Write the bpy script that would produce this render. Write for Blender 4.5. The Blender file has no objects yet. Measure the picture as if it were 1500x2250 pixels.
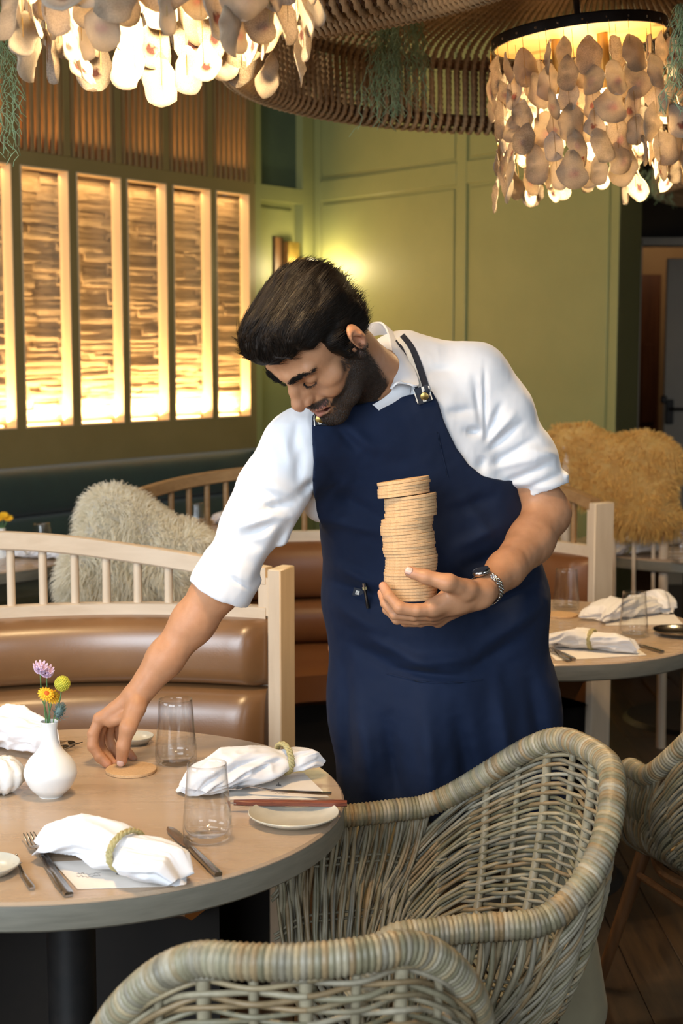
import bpy, math, random
import numpy as np
import openvdb as vdb
from mathutils import Vector, Matrix

random.seed(7); np.random.seed(7)
SC = bpy.context.scene
COL = SC.collection
PI = math.pi

# ------------------------------------------------------------------ camera
FPX = 3200.0; HOR = 770.0; CAMZ = 1.55
PITCH = math.atan((1125.0-HOR)/FPX)
cam = bpy.data.cameras.new('camera'); camo = bpy.data.objects.new('camera', cam); COL.objects.link(camo)
camo.location = (0, 0, CAMZ); camo.rotation_euler = (PI/2-PITCH, 0, 0)
cam.sensor_fit = 'VERTICAL'; cam.sensor_height = 36.0; cam.lens = FPX/2250*36
cam.clip_start = 0.05; cam.clip_end = 60
cam.dof.use_dof = True; cam.dof.focus_distance = 2.72; cam.dof.aperture_fstop = 5.4
SC.camera = camo
SC.view_settings.view_transform = 'Standard'; SC.view_settings.look = 'None'
SC.view_settings.exposure = 0.0; SC.view_settings.gamma = 1.0; SC.view_settings.use_curve_mapping = False
SC.cycles.max_bounces = 8; SC.cycles.transparent_max_bounces = 12; SC.cycles.transmission_bounces = 10
SC.cycles.diffuse_bounces = 4; SC.cycles.glossy_bounces = 4
SC.cycles.sample_clamp_indirect = 4.0; SC.cycles.caustics_refractive = False; SC.cycles.caustics_reflective = False

# ------------------------------------------------------------------ world and window light
w = bpy.data.worlds.new('world'); SC.world = w; w.use_nodes = True
w.node_tree.nodes['Background'].inputs[0].default_value = (0.75, 0.62, 0.50, 1)
w.node_tree.nodes['Background'].inputs[1].default_value = 0.2

def area(name, loc, target, sx, sy, power, col):
    l = bpy.data.lights.new(name, 'AREA'); l.shape = 'RECTANGLE'; l.size = sx; l.size_y = sy
    l.energy = power; l.color = col
    o = bpy.data.objects.new(name, l); COL.objects.link(o); o.location = loc
    d = Vector(target)-Vector(loc); o.rotation_euler = d.to_track_quat('-Z', 'Y').to_euler()
    return o
def point(name, loc, power, col, r=0.05):
    l = bpy.data.lights.new(name, 'POINT'); l.energy = power; l.color = col; l.shadow_soft_size = r
    o = bpy.data.objects.new(name, l); COL.objects.link(o); o.location = loc; return o
# daylight of the street windows behind the photographer, plus an added left fill
area('window_and_fill_light', (-1.9, -1.6, 2.15), (0.1, 3.0, 1.05), 3.3, 2.2, 255, (0.80, 0.90, 1.0))
area('window_and_fill_light', (-3.1, 1.7, 2.1), (-.4, 4.2, 1.0), 1.6, 1.5, 60, (0.84, 0.92, 1.0))  # fill added to brighten the white sheepskin
area('window_and_fill_light', (2.6, -1.2, 2.0), (0.4, 3.2, 1.0), 1.6, 1.5, 50, (0.80, 0.90, 1.0))

# warm ceiling downlight at right and added fill at left, outside the frame
point('downlight_and_fill', (1.5, 5.1, 2.8), 44, (1., .76, .42), .06)
point('downlight_and_fill', (-1.7, 4.0, 2.8), 62, (1., .84, .62), .06)  # added lamp, lifts the white sheepskin and the left table
# ------------------------------------------------------------------ pixel helpers (measuring the photograph)
CT, ST = math.cos(PITCH), math.sin(PITCH)
def _dir(px, py):
    x = (px-750.0)/FPX; u = (1125.0-py)/FPX
    return np.array([x, CT+u*ST, -ST+u*CT])
def P(px, py, Y):
    d = _dir(px, py); return np.array([0, 0, CAMZ])+d*(Y/d[1])
def PZ(px, py, z):
    d = _dir(px, py); return np.array([0, 0, CAMZ])+d*((z-CAMZ)/d[2])
def PX_(px, py, X):
    d = _dir(px, py); return np.array([0, 0, CAMZ])+d*(X/d[0])
def PPL(px, py, p0, n):      # ray meets plane
    d = _dir(px, py); o = np.array([0, 0, CAMZ]); n = np.asarray(n, float)
    return o+d*(np.dot(np.asarray(p0)-o, n)/np.dot(d, n))

# ------------------------------------------------------------------ objects
def tag(o, label=None, cat=None, group=None, kind=None):
    if label: o['label'] = label
    if cat: o['category'] = cat
    if group: o['group'] = group
    if kind: o['kind'] = kind
    return o
def empty(name, loc=(0, 0, 0), rz=0.0, label=None, cat=None, group=None):
    o = bpy.data.objects.new(name, None); COL.objects.link(o); o.location = loc; o.rotation_euler = (0, 0, rz)
    o.empty_display_size = 0.05
    return tag(o, label, cat, group)
def link_mesh(name, me, parent=None, loc=None, rot=None):
    o = bpy.data.objects.new(name, me); COL.objects.link(o)
    if parent is not None: o.parent = parent
    if loc is not None: o.location = loc
    if rot is not None: o.rotation_euler = rot
    return o
def mk(name, V, F, mat, parent=None, smooth=True, color=None, uv=None):
    """V (n,3) array, F list of faces or (m,k) array"""
    me = bpy.data.meshes.new(name)
    V = np.asarray(V, dtype=np.float32).reshape(-1, 3)
    if isinstance(F, np.ndarray):
        k = F.shape[1]; n = len(F)
        me.vertices.add(len(V)); me.vertices.foreach_set('co', V.ravel())
        me.loops.add(n*k); me.loops.foreach_set('vertex_index', F.astype(np.int32).ravel())
        me.polygons.add(n); me.polygons.foreach_set('loop_start', np.arange(0, n*k, k, dtype=np.int32))
        me.update(calc_edges=True); me.validate()
    else:
        me.from_pydata(V.tolist(), [], [tuple(int(i) for i in f) for f in F]); me.update()
    if smooth is True: me.polygons.foreach_set('use_smooth', np.ones(len(me.polygons), dtype=bool))
    mats = mat if isinstance(mat, (list, tuple)) else [mat]
    for m in mats: me.materials.append(m)
    if color is not None:
        a = me.color_attributes.new('Col', 'FLOAT_COLOR', 'POINT')
        c = np.ones((len(V), 4), np.float32); c[:, :3] = color; a.data.foreach_set('color', c.ravel())
    o = link_mesh(name, me, parent)
    if isinstance(smooth, (int, float)) and smooth is not True and smooth is not False:
        me.polygons.foreach_set('use_smooth', np.ones(len(me.polygons), dtype=bool))
        try: me.set_sharp_from_angle(angle=math.radians(smooth))
        except Exception: pass
    return o

class MB:
    """collects primitives into one mesh"""
    def __init__(s): s.V = []; s.F = []; s.C = []; s.n = 0; s.col = (1, 1, 1)
    def add(s, V, F, col=None):
        V = np.asarray(V, float).reshape(-1, 3)
        s.V.append(V); s.F += [tuple(int(i)+s.n for i in f) for f in F]; s.n += len(V)
        s.C.append(np.tile(np.asarray(col if col is not None else s.col, float), (len(V), 1)))
        return s
    def box(s, c, size, R=None, bev=0.0, col=None):
        hx, hy, hz = [q/2.0 for q in size]
        b = min(bev, hx*.95, hy*.95, hz*.95)
        if b <= 0:
            v = np.array([[x, y, z] for x in (-hx, hx) for y in (-hy, hy) for z in (-hz, hz)])
            f = [(0, 1, 3, 2), (4, 6, 7, 5), (0, 4, 5, 1), (2, 3, 7, 6), (0, 2, 6, 4), (1, 5, 7, 3)]
        else:
            v = []; idx = {}
            for sx in (-1, 1):
                for sy in (-1, 1):
                    for sz in (-1, 1):
                        for ax in range(3):
                            q = [sx*(hx-b), sy*(hy-b), sz*(hz-b)]; q[ax] += (sx, sy, sz)[ax]*b
                            idx[(sx, sy, sz, ax)] = len(v); v.append(q)
            v = np.array(v); f = []
            for ax in range(3):
                o1, o2 = [(1, 2), (2, 0), (0, 1)][ax]
                for sg in (-1, 1):
                    def k(a, b_):
                        t = [0, 0, 0]; t[ax] = sg; t[o1] = a; t[o2] = b_
                        return idx[(t[0], t[1], t[2], ax)]
                    q = [k(-1, -1), k(1, -1), k(1, 1), k(-1, 1)]
                    f.append(tuple(q if sg > 0 else q[::-1]))
            for ax in range(3):      # edge bevels
                o1, o2 = [(1, 2), (2, 0), (0, 1)][ax]
                for a in (-1, 1):
                    for b_ in (-1, 1):
                        def k2(sg, fa):
                            t = [0, 0, 0]; t[ax] = sg; t[o1] = a; t[o2] = b_
                            return idx[(t[0], t[1], t[2], fa)]
                        q = [k2(-1, o1), k2(1, o1), k2(1, o2), k2(-1, o2)]
                        f.append(tuple(q if a*b_ < 0 else q[::-1]))
            for sx in (-1, 1):
                for sy in (-1, 1):
                    for sz in (-1, 1):
                        q = [idx[(sx, sy, sz, a)] for a in range(3)]
                        f.append(tuple(q if sx*sy*sz > 0 else q[::-1]))
        if R is not None: v = v @ np.asarray(R, float).T
        return s.add(v+np.asarray(c, float), f, col)
    def tube(s, pts, r, n=8, caps=True, closed=False, col=None, flat=None, up=None):
        pts = np.asarray(pts, float); m = len(pts)
        r = np.broadcast_to(np.asarray(r, float), (m,)) if np.ndim(r) < 2 else r
        if closed: t = np.roll(pts, -1, 0)-np.roll(pts, 1, 0)
        else: t = np.gradient(pts, axis=0)
        t /= np.linalg.norm(t, axis=1)[:, None]+1e-12
        N = np.zeros_like(pts)
        a = np.array(up, float) if up is not None else (np.array([0, 0, 1.]) if abs(t[0][2]) < .9 else np.array([1., 0, 0]))
        v = a-t[0]*np.dot(a, t[0]); v /= np.linalg.norm(v); N[0] = v
        for i in range(1, m):
            if up is not None: v = a
            v = v-t[i]*np.dot(v, t[i]); l = np.linalg.norm(v); v = v/l if l > 1e-9 else N[i-1]; N[i] = v
        B = np.cross(t, N)
        th = np.arange(n)*2*PI/n
        fx, fy = (1, 1) if flat is None else flat
        ring = (np.cos(th)[None, :, None]*N[:, None, :]*fx+np.sin(th)[None, :, None]*B[:, None, :]*fy)
        V = pts[:, None, :]+ring*np.asarray(r)[:, None, None]
        f = []
        mm = m if closed else m-1
        for i in range(mm):
            i2 = (i+1) % m
            for j in range(n):
                j2 = (j+1) % n
                f.append((i*n+j, i*n+j2, i2*n+j2, i2*n+j))
        if caps and not closed:
            f.append(tuple(range(n))[::-1]); f.append(tuple((m-1)*n+j for j in range(n)))
        return s.add(V.reshape(-1, 3), f, col)
    def lathe(s, prof, n=32, c=(0, 0, 0), R=None, col=None, closed=False):
        prof = np.asarray(prof, float); m = len(prof); th = np.arange(n)*2*PI/n
        V = np.zeros((m, n, 3)); V[:, :, 0] = prof[:, 0][:, None]*np.cos(th); V[:, :, 1] = prof[:, 0][:, None]*np.sin(th); V[:, :, 2] = prof[:, 1][:, None]
        f = []
        for i in range(m if closed else m-1):
            i2 = (i+1) % m
            for j in range(n):
                j2 = (j+1) % n; f.append((i*n+j, i*n+j2, i2*n+j2, i2*n+j))
        if not closed:
            if prof[0, 0] > 1e-6: f.append(tuple(range(n))[::-1])
            if prof[-1, 0] > 1e-6: f.append(tuple((m-1)*n+j for j in range(n)))
        V = V.reshape(-1, 3)
        if R is not None: V = V @ np.asarray(R, float).T
        return s.add(V+np.asarray(c, float), f, col)
    def grid(s, G, thick=None, closed_u=False, closed_v=False, col=None, nrm=None):
        """G (a,b,3); thick gives a solid sheet"""
        G = np.asarray(G, float); a, b = G.shape[:2]
        f = []
        A = a if closed_u else a-1; Bn = b if closed_v else b-1
        for i in range(A):
            for j in range(Bn):
                f.append((i*b+j, i*b+(j+1) % b, ((i+1) % a)*b+(j+1) % b, ((i+1) % a)*b+j))
        if thick is None: return s.add(G.reshape(-1, 3), f, col)
        if nrm is None:
            du = np.gradient(G, axis=0); dv = np.gradient(G, axis=1)
            nrm = np.cross(du, dv); nrm /= np.linalg.norm(nrm, axis=2)[..., None]+1e-12
        H = G+nrm*thick; o = a*b
        f2 = [tuple(i+o for i in q[::-1]) for q in f]
        e = []
        if not closed_u:
            for j in range(Bn):
                j2 = (j+1) % b
                e.append((j, j+o, j2+o, j2)); k = (a-1)*b; e.append((k+j2, k+j2+o, k+j+o, k+j))
        if not closed_v:
            for i in range(A):
                i2 = (i+1) % a
                e.append((i2*b, i2*b+o, i*b+o, i*b)); e.append((i*b+b-1, i*b+b-1+o, i2*b+b-1+o, i2*b+b-1))
        return s.add(np.concatenate([G.reshape(-1, 3), H.reshape(-1, 3)]), f+f2+e, col)
    def poly(s, pts2, z0, z1, col=None):
        """extruded polygon in xy"""
        n = len(pts2); V = [(x, y, z0) for x, y in pts2]+[(x, y, z1) for x, y in pts2]
        f = [tuple(range(n))[::-1], tuple(range(n, 2*n))]+[(i, (i+1) % n, n+(i+1) % n, n+i) for i in range(n)]
        return s.add(V, f, col)
    def xf(s, M):
        M = np.asarray(M, float); s.V = [v @ M[:3, :3].T+M[:3, 3] for v in s.V]; return s
    def build(s, name, mat, parent=None, smooth=40, color=False):
        V = np.concatenate(s.V)
        return mk(name, V, s.F, mat, parent, smooth, color=np.concatenate(s.C) if color else None)

def Rz(a): c, s_ = math.cos(a), math.sin(a); return np.array([[c, -s_, 0], [s_, c, 0], [0, 0, 1.]])
def Rx(a): c, s_ = math.cos(a), math.sin(a); return np.array([[1, 0, 0], [0, c, -s_], [0, s_, c.real]])
def Ry(a): c, s_ = math.cos(a), math.sin(a); return np.array([[c, 0, s_], [0, 1, 0], [-s_, 0, c]])
def frame(d, up=(0, 0, 1)):
    """columns x=d, z~up"""
    x = np.asarray(d, float); x = x/np.linalg.norm(x); z = np.asarray(up, float); z = z-x*np.dot(x, z); z /= np.linalg.norm(z)
    return np.stack([x, np.cross(z, x), z], 1)
def copy_tree(o, parent=None, suffix=None):
    c = o.copy(); COL.objects.link(c)
    if parent is not None: c.parent = parent
    for ch in list(o.children): copy_tree(ch, c)
    return c
def catmull(pts, n=8, closed=False):
    p = np.asarray(pts, float); m = len(p); out = []
    for i in range(m if closed else m-1):
        if closed: a, b, c, d = p[(i-1) % m], p[i], p[(i+1) % m], p[(i+2) % m]
        else: a, b, c, d = p[max(i-1, 0)], p[i], p[i+1], p[min(i+2, m-1)]
        for k in range(n):
            t = k/n
            out.append(.5*((2*b)+(-a+c)*t+(2*a-5*b+4*c-d)*t*t+(-a+3*b-3*c+d)*t**3))
    if not closed: out.append(p[-1])
    return np.array(out)
def sm(t, a=0., b=1.):
    t = np.clip((np.asarray(t, float)-a)/(b-a), 0, 1); return t*t*(3-2*t)

# ------------------------------------------------------------------ value noise in numpy
_rt = np.random.RandomState(3).rand(4096).astype(np.float32)
def vnoise(p):
    p = np.asarray(p, np.float32); i = np.floor(p).astype(np.int64); f = p-i; f = f*f*(3-2*f)
    def h(a, b, c): return _rt[(a*73856093 ^ b*19349663 ^ c*83492791) & 4095]
    x, y, z = i[..., 0], i[..., 1], i[..., 2]; fx, fy, fz = f[..., 0], f[..., 1], f[..., 2]
    def L(a, b, t): return a+(b-a)*t
    return L(L(L(h(x, y, z), h(x+1, y, z), fx), L(h(x, y+1, z), h(x+1, y+1, z), fx), fy),
             L(L(h(x, y, z+1), h(x+1, y, z+1), fx), L(h(x, y+1, z+1), h(x+1, y+1, z+1), fx), fy), fz)*2-1
def fbm(p, o=3):
    p = np.asarray(p, np.float32); r = 0; a = 1
    for k in range(o): r = r+a*vnoise(p*(2**k)+17.3*k); a *= .5
    return r

# ------------------------------------------------------------------ signed distance modelling
class SDF:
    def __init__(s): s.ops = []
    def _o(s, fn, c, r, k, mode, bound): s.ops.append((fn, np.asarray(c, np.float32), float(r), float(k), mode, bound)); return s
    def cap(s, a, b, ra, rb=None, k=.01, mode='u'):
        rb = ra if rb is None else rb
        a = np.asarray(a, np.float32); b = np.asarray(b, np.float32); ab = b-a; L2 = float(ab@ab)+1e-12
        def fn(p):
            q = p-a; t = np.clip((q@ab)/L2, 0, 1); q = q-t[:, None]*ab
            return np.sqrt((q*q).sum(1))-(ra+(rb-ra)*t)
        return s._o(fn, (a+b)/2, math.sqrt(L2)/2+max(ra, rb), k, mode, True)
    def chain(s, pts, rs, k=.01, mode='u'):
        for i in range(len(pts)-1): s.cap(pts[i], pts[i+1], rs[i], rs[i+1], k, mode)
        return s
    def ell(s, c, rad, R=None, k=.01, mode='u'):
        c = np.asarray(c, np.float32); rad = np.asarray(rad, np.float32); R = None if R is None else np.asarray(R, np.float32)
        def fn(p):
            q = p-c
            if R is not None: q = q@R
            a = q/rad; k0 = np.sqrt((a*a).sum(1)); b = q/(rad*rad); k1 = np.sqrt((b*b).sum(1))+1e-9
            return k0*(k0-1)/k1
        return s._o(fn, c, float(rad.max()), k, mode, True)
    def box(s, c, h, r=0., R=None, k=.01, mode='u'):
        c = np.asarray(c, np.float32); h = np.asarray(h, np.float32)-r; R = None if R is None else np.asarray(R, np.float32)
        def fn(p):
            q = p-c
            if R is not None: q = q@R
            q = np.abs(q)-h
            return np.sqrt((np.maximum(q, 0)**2).sum(1))+np.minimum(q.max(1), 0)-r
        return s._o(fn, c, float(np.linalg.norm(h))+r, k, mode, True)
    def fun(s, fn, k=0., mode='d', c=(0, 0, 0), r=1e9): return s._o(fn, c, r, k, mode, r < 1e8)
    def ev(s, p, ops=None):
        d = np.full(len(p), 1.0, np.float32)
        for fn, c, r, k, mode, b in (s.ops if ops is None else ops):
            if mode == 'd': d = d+fn(p); continue
            e = fn(p)
            if mode == 'u':
                if k > 0:
                    h = np.clip(.5+.5*(e-d)/k, 0, 1); d = e+(d-e)*h-k*h*(1-h)
                else: d = np.minimum(d, e)
            elif mode == 's':
                e = -e
                if k > 0:
                    h = np.clip(.5-.5*(e-d)/k, 0, 1); d = e+(d-e)*h+k*h*(1-h)
                else: d = np.maximum(d, e)
            elif mode == 'i':
                d = np.maximum(d, e)
        return d
    def mesh(s, h, lo=None, hi=None, N=24, adapt=0.0):
        us = [o for o in s.ops if o[4] == 'u' and o[5]]
        if lo is None: lo = np.min([o[1]-o[2] for o in us], 0)-3*h
        if hi is None: hi = np.max([o[1]+o[2] for o in us], 0)+3*h
        lo = np.asarray(lo, float)
        nb = np.ceil((np.asarray(hi)-lo)/(h*N)).astype(int)
        g = vdb.FloatGrid(background=1.0)
        ax = np.arange(N, dtype=np.float32)*h
        X, Y, Z = np.meshgrid(ax, ax, ax, indexing='ij'); base = np.stack([X.ravel(), Y.ravel(), Z.ravel()], 1)
        RB = N*h*.5*1.733
        for i in range(nb[0]):
            for j in range(nb[1]):
                for k in range(nb[2]):
                    o = lo+np.array([i, j, k])*(N*h); cc = (o+N*h*.5).astype(np.float32)
                    ops = [q for q in s.ops if (not q[5]) or np.linalg.norm(q[1]-cc) < q[2]+RB+q[3]+2*h+.004]
                    if not any(q[4] == 'u' for q in ops): continue
                    dc = s.ev(cc[None, :], ops)[0]
                    if dc > RB*1.35+.012: continue
                    ijk = (int(i*N), int(j*N), int(k*N))
                    if dc < -(RB*1.6+.02):
                        g.fill(ijk, tuple(q+N-1 for q in ijk), -1.0, True); continue
                    d = s.ev(base+o.astype(np.float32), ops).reshape(N, N, N)
                    g.copyFromArray(np.ascontiguousarray(d), ijk=ijk)
        if adapt > 0: pts, tri, quad = g.convertToPolygons(isovalue=0.0, adaptivity=adapt)
        else:
            pts, quad = g.convertToQuads(isovalue=0.0); tri = np.zeros((0, 3), int)
        V = np.asarray(pts)*h+lo
        return V, np.asarray(tri).astype(np.int64), np.asarray(quad).astype(np.int64)
def sdf_obj(name, sdf, h, mat, parent=None, colorfn=None, lo=None, hi=None, adapt=0.0, smooth_it=1):
    V, T, Q = sdf.mesh(h, lo, hi, adapt=adapt)
    if smooth_it:
        for _ in range(smooth_it):
            acc = np.zeros_like(V); cnt = np.zeros(len(V))
            for F in (Q, T):
                if len(F):
                    k = F.shape[1]
                    for a in range(k):
                        np.add.at(acc, F[:, a], V[F[:, (a+1) % k]]); np.add.at(cnt, F[:, a], 1)
                        np.add.at(acc, F[:, a], V[F[:, (a-1) % k]]); np.add.at(cnt, F[:, a], 1)
            V = V*.5+.5*acc/np.maximum(cnt, 1)[:, None]
    col = colorfn(V) if colorfn else None
    F = Q if len(T) == 0 else [tuple(f) for f in Q]+[tuple(f) for f in T]
    return mk(name, V, F, mat, parent, True, color=col)
# ------------------------------------------------------------------ materials
def mat(name, col, rough=.5, metal=0., spec=.5, noise=None, bump=None, sheen=0., coat=0., trans=0., ior=1.45, emit=None, sss=0., attr=False, col2=None, scale=10., stretch=(1, 1, 1), detail=4, anis=0., contrast=(.35, .65), coords='Object', alpha=None, rough2=None, wave=None, ssr=(.02, .01, .006)):
    m = bpy.data.materials.new(name); m.use_nodes = True; nt = m.node_tree; N = nt.nodes; L = nt.links
    b = N['Principled BSDF']
    c4 = lambda c: (c[0], c[1], c[2], 1)
    b.inputs['Base Color'].default_value = c4(col); b.inputs['Roughness'].default_value = rough
    b.inputs['Metallic'].default_value = metal; b.inputs['Specular IOR Level'].default_value = spec
    b.inputs['IOR'].default_value = ior; b.inputs['Transmission Weight'].default_value = trans
    b.inputs['Sheen Weight'].default_value = sheen; b.inputs['Coat Weight'].default_value = coat
    b.inputs['Coat Roughness'].default_value = .27
    if sss > 0:
        b.inputs['Subsurface Weight'].default_value = sss; b.inputs['Subsurface Radius'].default_value = ssr; b.inputs['Subsurface Scale'].default_value = 1.0
    if emit: b.inputs['Emission Color'].default_value = c4(emit[0]); b.inputs['Emission Strength'].default_value = emit[1]
    tc = N.new('ShaderNodeTexCoord'); mp = N.new('ShaderNodeMapping'); mp.inputs['Scale'].default_value = stretch
    L.new(tc.outputs[coords], mp.inputs['Vector'])
    src = None
    if col2 is not None:
        if wave:
            t = N.new('ShaderNodeTexWave'); t.inputs['Scale'].default_value = scale; t.inputs['Distortion'].default_value = wave; t.inputs['Detail'].default_value = detail
        else:
            t = N.new('ShaderNodeTexNoise'); t.inputs['Scale'].default_value = scale; t.inputs['Detail'].default_value = detail; t.inputs['Roughness'].default_value = .6
        L.new(mp.outputs[0], t.inputs['Vector'])
        mr = N.new('ShaderNodeMapRange'); mr.inputs['From Min'].default_value = contrast[0]; mr.inputs['From Max'].default_value = contrast[1]
        L.new(t.outputs['Fac'], mr.inputs['Value'])
        mx = N.new('ShaderNodeMix'); mx.data_type = 'RGBA'; mx.inputs['A'].default_value = c4(col); mx.inputs['B'].default_value = c4(col2)
        L.new(mr.outputs[0], mx.inputs['Factor']); src = mx.outputs['Result']
        if rough2 is not None:
            mr2 = N.new('ShaderNodeMapRange'); mr2.inputs['From Min'].default_value = contrast[0]; mr2.inputs['From Max'].default_value = contrast[1]
            mr2.inputs['To Min'].default_value = rough; mr2.inputs['To Max'].default_value = rough2
            L.new(t.outputs['Fac'], mr2.inputs['Value']); L.new(mr2.outputs[0], b.inputs['Roughness'])
    if attr:
        a = N.new('ShaderNodeVertexColor'); a.layer_name = 'Col'
        if src is not None:
            ml = N.new('ShaderNodeMix'); ml.data_type = 'RGBA'; ml.blend_type = 'MULTIPLY'; ml.inputs['Factor'].default_value = 1
            L.new(src, ml.inputs['A']); L.new(a.outputs['Color'], ml.inputs['B']); src = ml.outputs['Result']
        else: src = a.outputs['Color']
    if src is not None:
        L.new(src, b.inputs['Base Color'])
    if bump:
        # bump = list of (scale, strength, kind[, stretch])
        prev = None
        for bb in bump:
            sc_, st, kd = bb[:3]
            mp2 = N.new('ShaderNodeMapping'); mp2.inputs['Scale'].default_value = bb[3] if len(bb) > 3 else stretch; L.new(tc.outputs[coords], mp2.inputs['Vector'])
            if kd == 'noise': t = N.new('ShaderNodeTexNoise'); t.inputs['Scale'].default_value = sc_; t.inputs['Detail'].default_value = 5; o = t.outputs['Fac']
            elif kd == 'voronoi': t = N.new('ShaderNodeTexVoronoi'); t.inputs['Scale'].default_value = sc_; o = t.outputs['Distance']
            elif kd == 'wave': t = N.new('ShaderNodeTexWave'); t.inputs['Scale'].default_value = sc_; t.inputs['Distortion'].default_value = 1.; o = t.outputs['Fac']
            L.new(mp2.outputs[0], t.inputs['Vector'])
            bp = N.new('ShaderNodeBump'); bp.inputs['Strength'].default_value = st; bp.inputs['Distance'].default_value = bb[4] if len(bb) > 4 else .002
            L.new(o, bp.inputs['Height'])
            if prev is not None: L.new(prev, bp.inputs['Normal'])
            prev = bp.outputs['Normal']
        L.new(prev, b.inputs['Normal'])
    return m
M = {}
M['green'] = mat('sage_green_paint', (.235, .245, .098), .48, col2=(.212, .225, .09), scale=3, bump=[(260, .06, 'noise')])
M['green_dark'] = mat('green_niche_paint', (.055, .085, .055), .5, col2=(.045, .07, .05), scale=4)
M['screen'] = mat('brown_green_paint', (.20, .15, .06), .5, col2=(.18, .135, .052), scale=4)
M['slat'] = mat('bronze_slat_wood', (.24, .16, .07), .55, col2=(.18, .12, .055), scale=9, stretch=(6, 6, .5))
M['stone'] = mat('split_face_stone', (.58, .46, .31), .9, col2=(.42, .32, .20), scale=5, stretch=(1, 1, 3), detail=8, contrast=(.38, .68), bump=[(26, .5, 'noise', (1, 1, 3), .008), (90, .5, 'noise', (1, 1, 2), .003)])
M['reveal'] = mat('pale_reveal_wood', (.55, .42, .26), .5)
M['tealup'] = mat('dark_teal_upholstery', (.012, .033, .027), .75, sheen=.15, col2=(.010, .025, .021), scale=6, bump=[(350, .2, 'noise')])
M['dark'] = mat('dark_brown_paint', (.016, .011, .007), .8, col2=(.010, .007, .005), scale=4)
M['floor'] = mat('dark_floor_planks', (.05, .028, .015), .38, col2=(.02, .012, .008), scale=6, stretch=(1, 6, 1), bump=[(40, .1, 'noise')])
M['ceil'] = mat('dark_ceiling_plaster', (.02, .015, .010), .85, col2=(.028, .02, .013), scale=4)
M['doorwood'] = mat('reddish_door_wood', (.13, .042, .012), .45, col2=(.08, .025, .008), scale=7, stretch=(5, 5, .4))
M['white'] = mat('offwhite_paint', (.50, .45, .36), .5, col2=(.45, .40, .32), scale=3)
M['maple'] = mat('bleached_maple', (.66, .54, .40), .42, col2=(.56, .44, .31), scale=7, stretch=(.6, 6, 6), detail=6, contrast=(.3, .75), bump=[(60, .05, 'noise')])
M['maple_z'] = mat('bleached_maple_upright', (.66, .54, .40), .42, col2=(.56, .44, .31), scale=7, stretch=(6, 6, .6), detail=6, contrast=(.3, .75), bump=[(60, .05, 'noise')])
M['hoop'] = mat('honey_wood', (.34, .20, .085), .42, col2=(.26, .145, .06), scale=8, stretch=(1, 5, 5))
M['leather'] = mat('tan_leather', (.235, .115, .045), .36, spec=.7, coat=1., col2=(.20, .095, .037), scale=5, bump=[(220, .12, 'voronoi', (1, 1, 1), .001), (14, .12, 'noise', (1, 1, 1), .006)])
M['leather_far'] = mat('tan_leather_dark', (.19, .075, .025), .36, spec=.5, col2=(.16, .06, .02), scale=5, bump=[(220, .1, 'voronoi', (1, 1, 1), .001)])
M['tabletop'] = mat('taupe_stained_oak', (.47, .345, .235), .19, spec=.6, col2=(.39, .285, .195), scale=5, stretch=(.5, 5, 5), detail=8, contrast=(.25, .75), rough2=.34, bump=[(40, .03, 'noise', (.5, 6, 6))])
M['tableedge'] = mat('grey_stained_oak_edge', (.19, .175, .135), .42, col2=(.14, .13, .10), scale=14, stretch=(1, 1, 9), detail=8, contrast=(.3, .7))
M['iron'] = mat('black_iron', (.008, .008, .008), .45, metal=.3, col2=(.014, .012, .011), scale=20)
M['ceramic'] = mat('white_ceramic', (.78, .78, .76), .28, spec=.5, col2=(.74, .745, .73), scale=6)
M['plate'] = mat('stoneware_plate', (.55, .52, .43), .3, spec=.5, col2=(.44, .42, .35), scale=22, contrast=(.3, .7))
M['linen'] = mat('white_linen', (.80, .79, .80), .85, sheen=.2, col2=(.76, .75, .77), scale=14, bump=[(900, .25, 'wave', (1, 1, 1), .0006), (35, .25, 'noise', (1, 1, 1), .004)])
M['raffia'] = mat('golden_braid', (.66, .56, .27), .6, col2=(.52, .43, .18), scale=120, bump=[(260, .7, 'wave', (1, 1, 1), .002)])
M['paper'] = mat('menu_paper', (.76, .71, .66), .75, col2=(.73, .68, .62), scale=10)
M['ink'] = mat('menu_ink', (.11, .10, .10), .7, col2=(.14, .13, .13), scale=30)
M['steel'] = mat('brushed_steel', (.42, .38, .34), .2, metal=1., col2=(.34, .31, .28), scale=30, stretch=(1, 12, 12))
M['steel_b'] = mat('polished_steel', (.62, .62, .62), .16, metal=1., col2=(.5, .5, .5), scale=30)
M['redwood'] = mat('red_wood_handle', (.20, .055, .028), .38, col2=(.12, .03, .016), scale=30, stretch=(1, 6, 6))
M['cork'] = mat('pressed_cork', (.60, .385, .20), .85, col2=(.49, .30, .145), scale=260, detail=3, contrast=(.35, .7), bump=[(500, .35, 'noise', (1, 1, 1), .001)])
M['brass'] = mat('aged_brass', (.50, .34, .12), .32, metal=1., col2=(.38, .25, .08), scale=20)
M['blackmetal'] = mat('black_ring_metal', (.012, .010, .009), .35, metal=.6, col2=(.02, .016, .014), scale=20)
M['rope'] = mat('twisted_rope', (.44, .285, .145), .8, attr=True, col2=(.29, .18, .085), scale=60, bump=[(300, .4, 'noise')])
M['moss'] = mat('spanish_moss', (.34, .46, .27), .85, col2=(.22, .33, .18), scale=40)
M['wicker'] = mat('grey_wicker', (.30, .262, .195), .42, spec=.45, attr=True, col2=(.19, .165, .118), scale=38, contrast=(.3, .7), bump=[(200, .15, 'noise')])
M['legwood'] = mat('brown_leg_wood', (.16, .07, .025), .4, col2=(.10, .045, .016), scale=12, stretch=(5, 5, .6))
M['fur'] = mat('cream_sheepskin', (1., .96, .86), .9, sheen=.3, attr=True, col2=(.97, .92, .80), scale=20)
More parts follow.
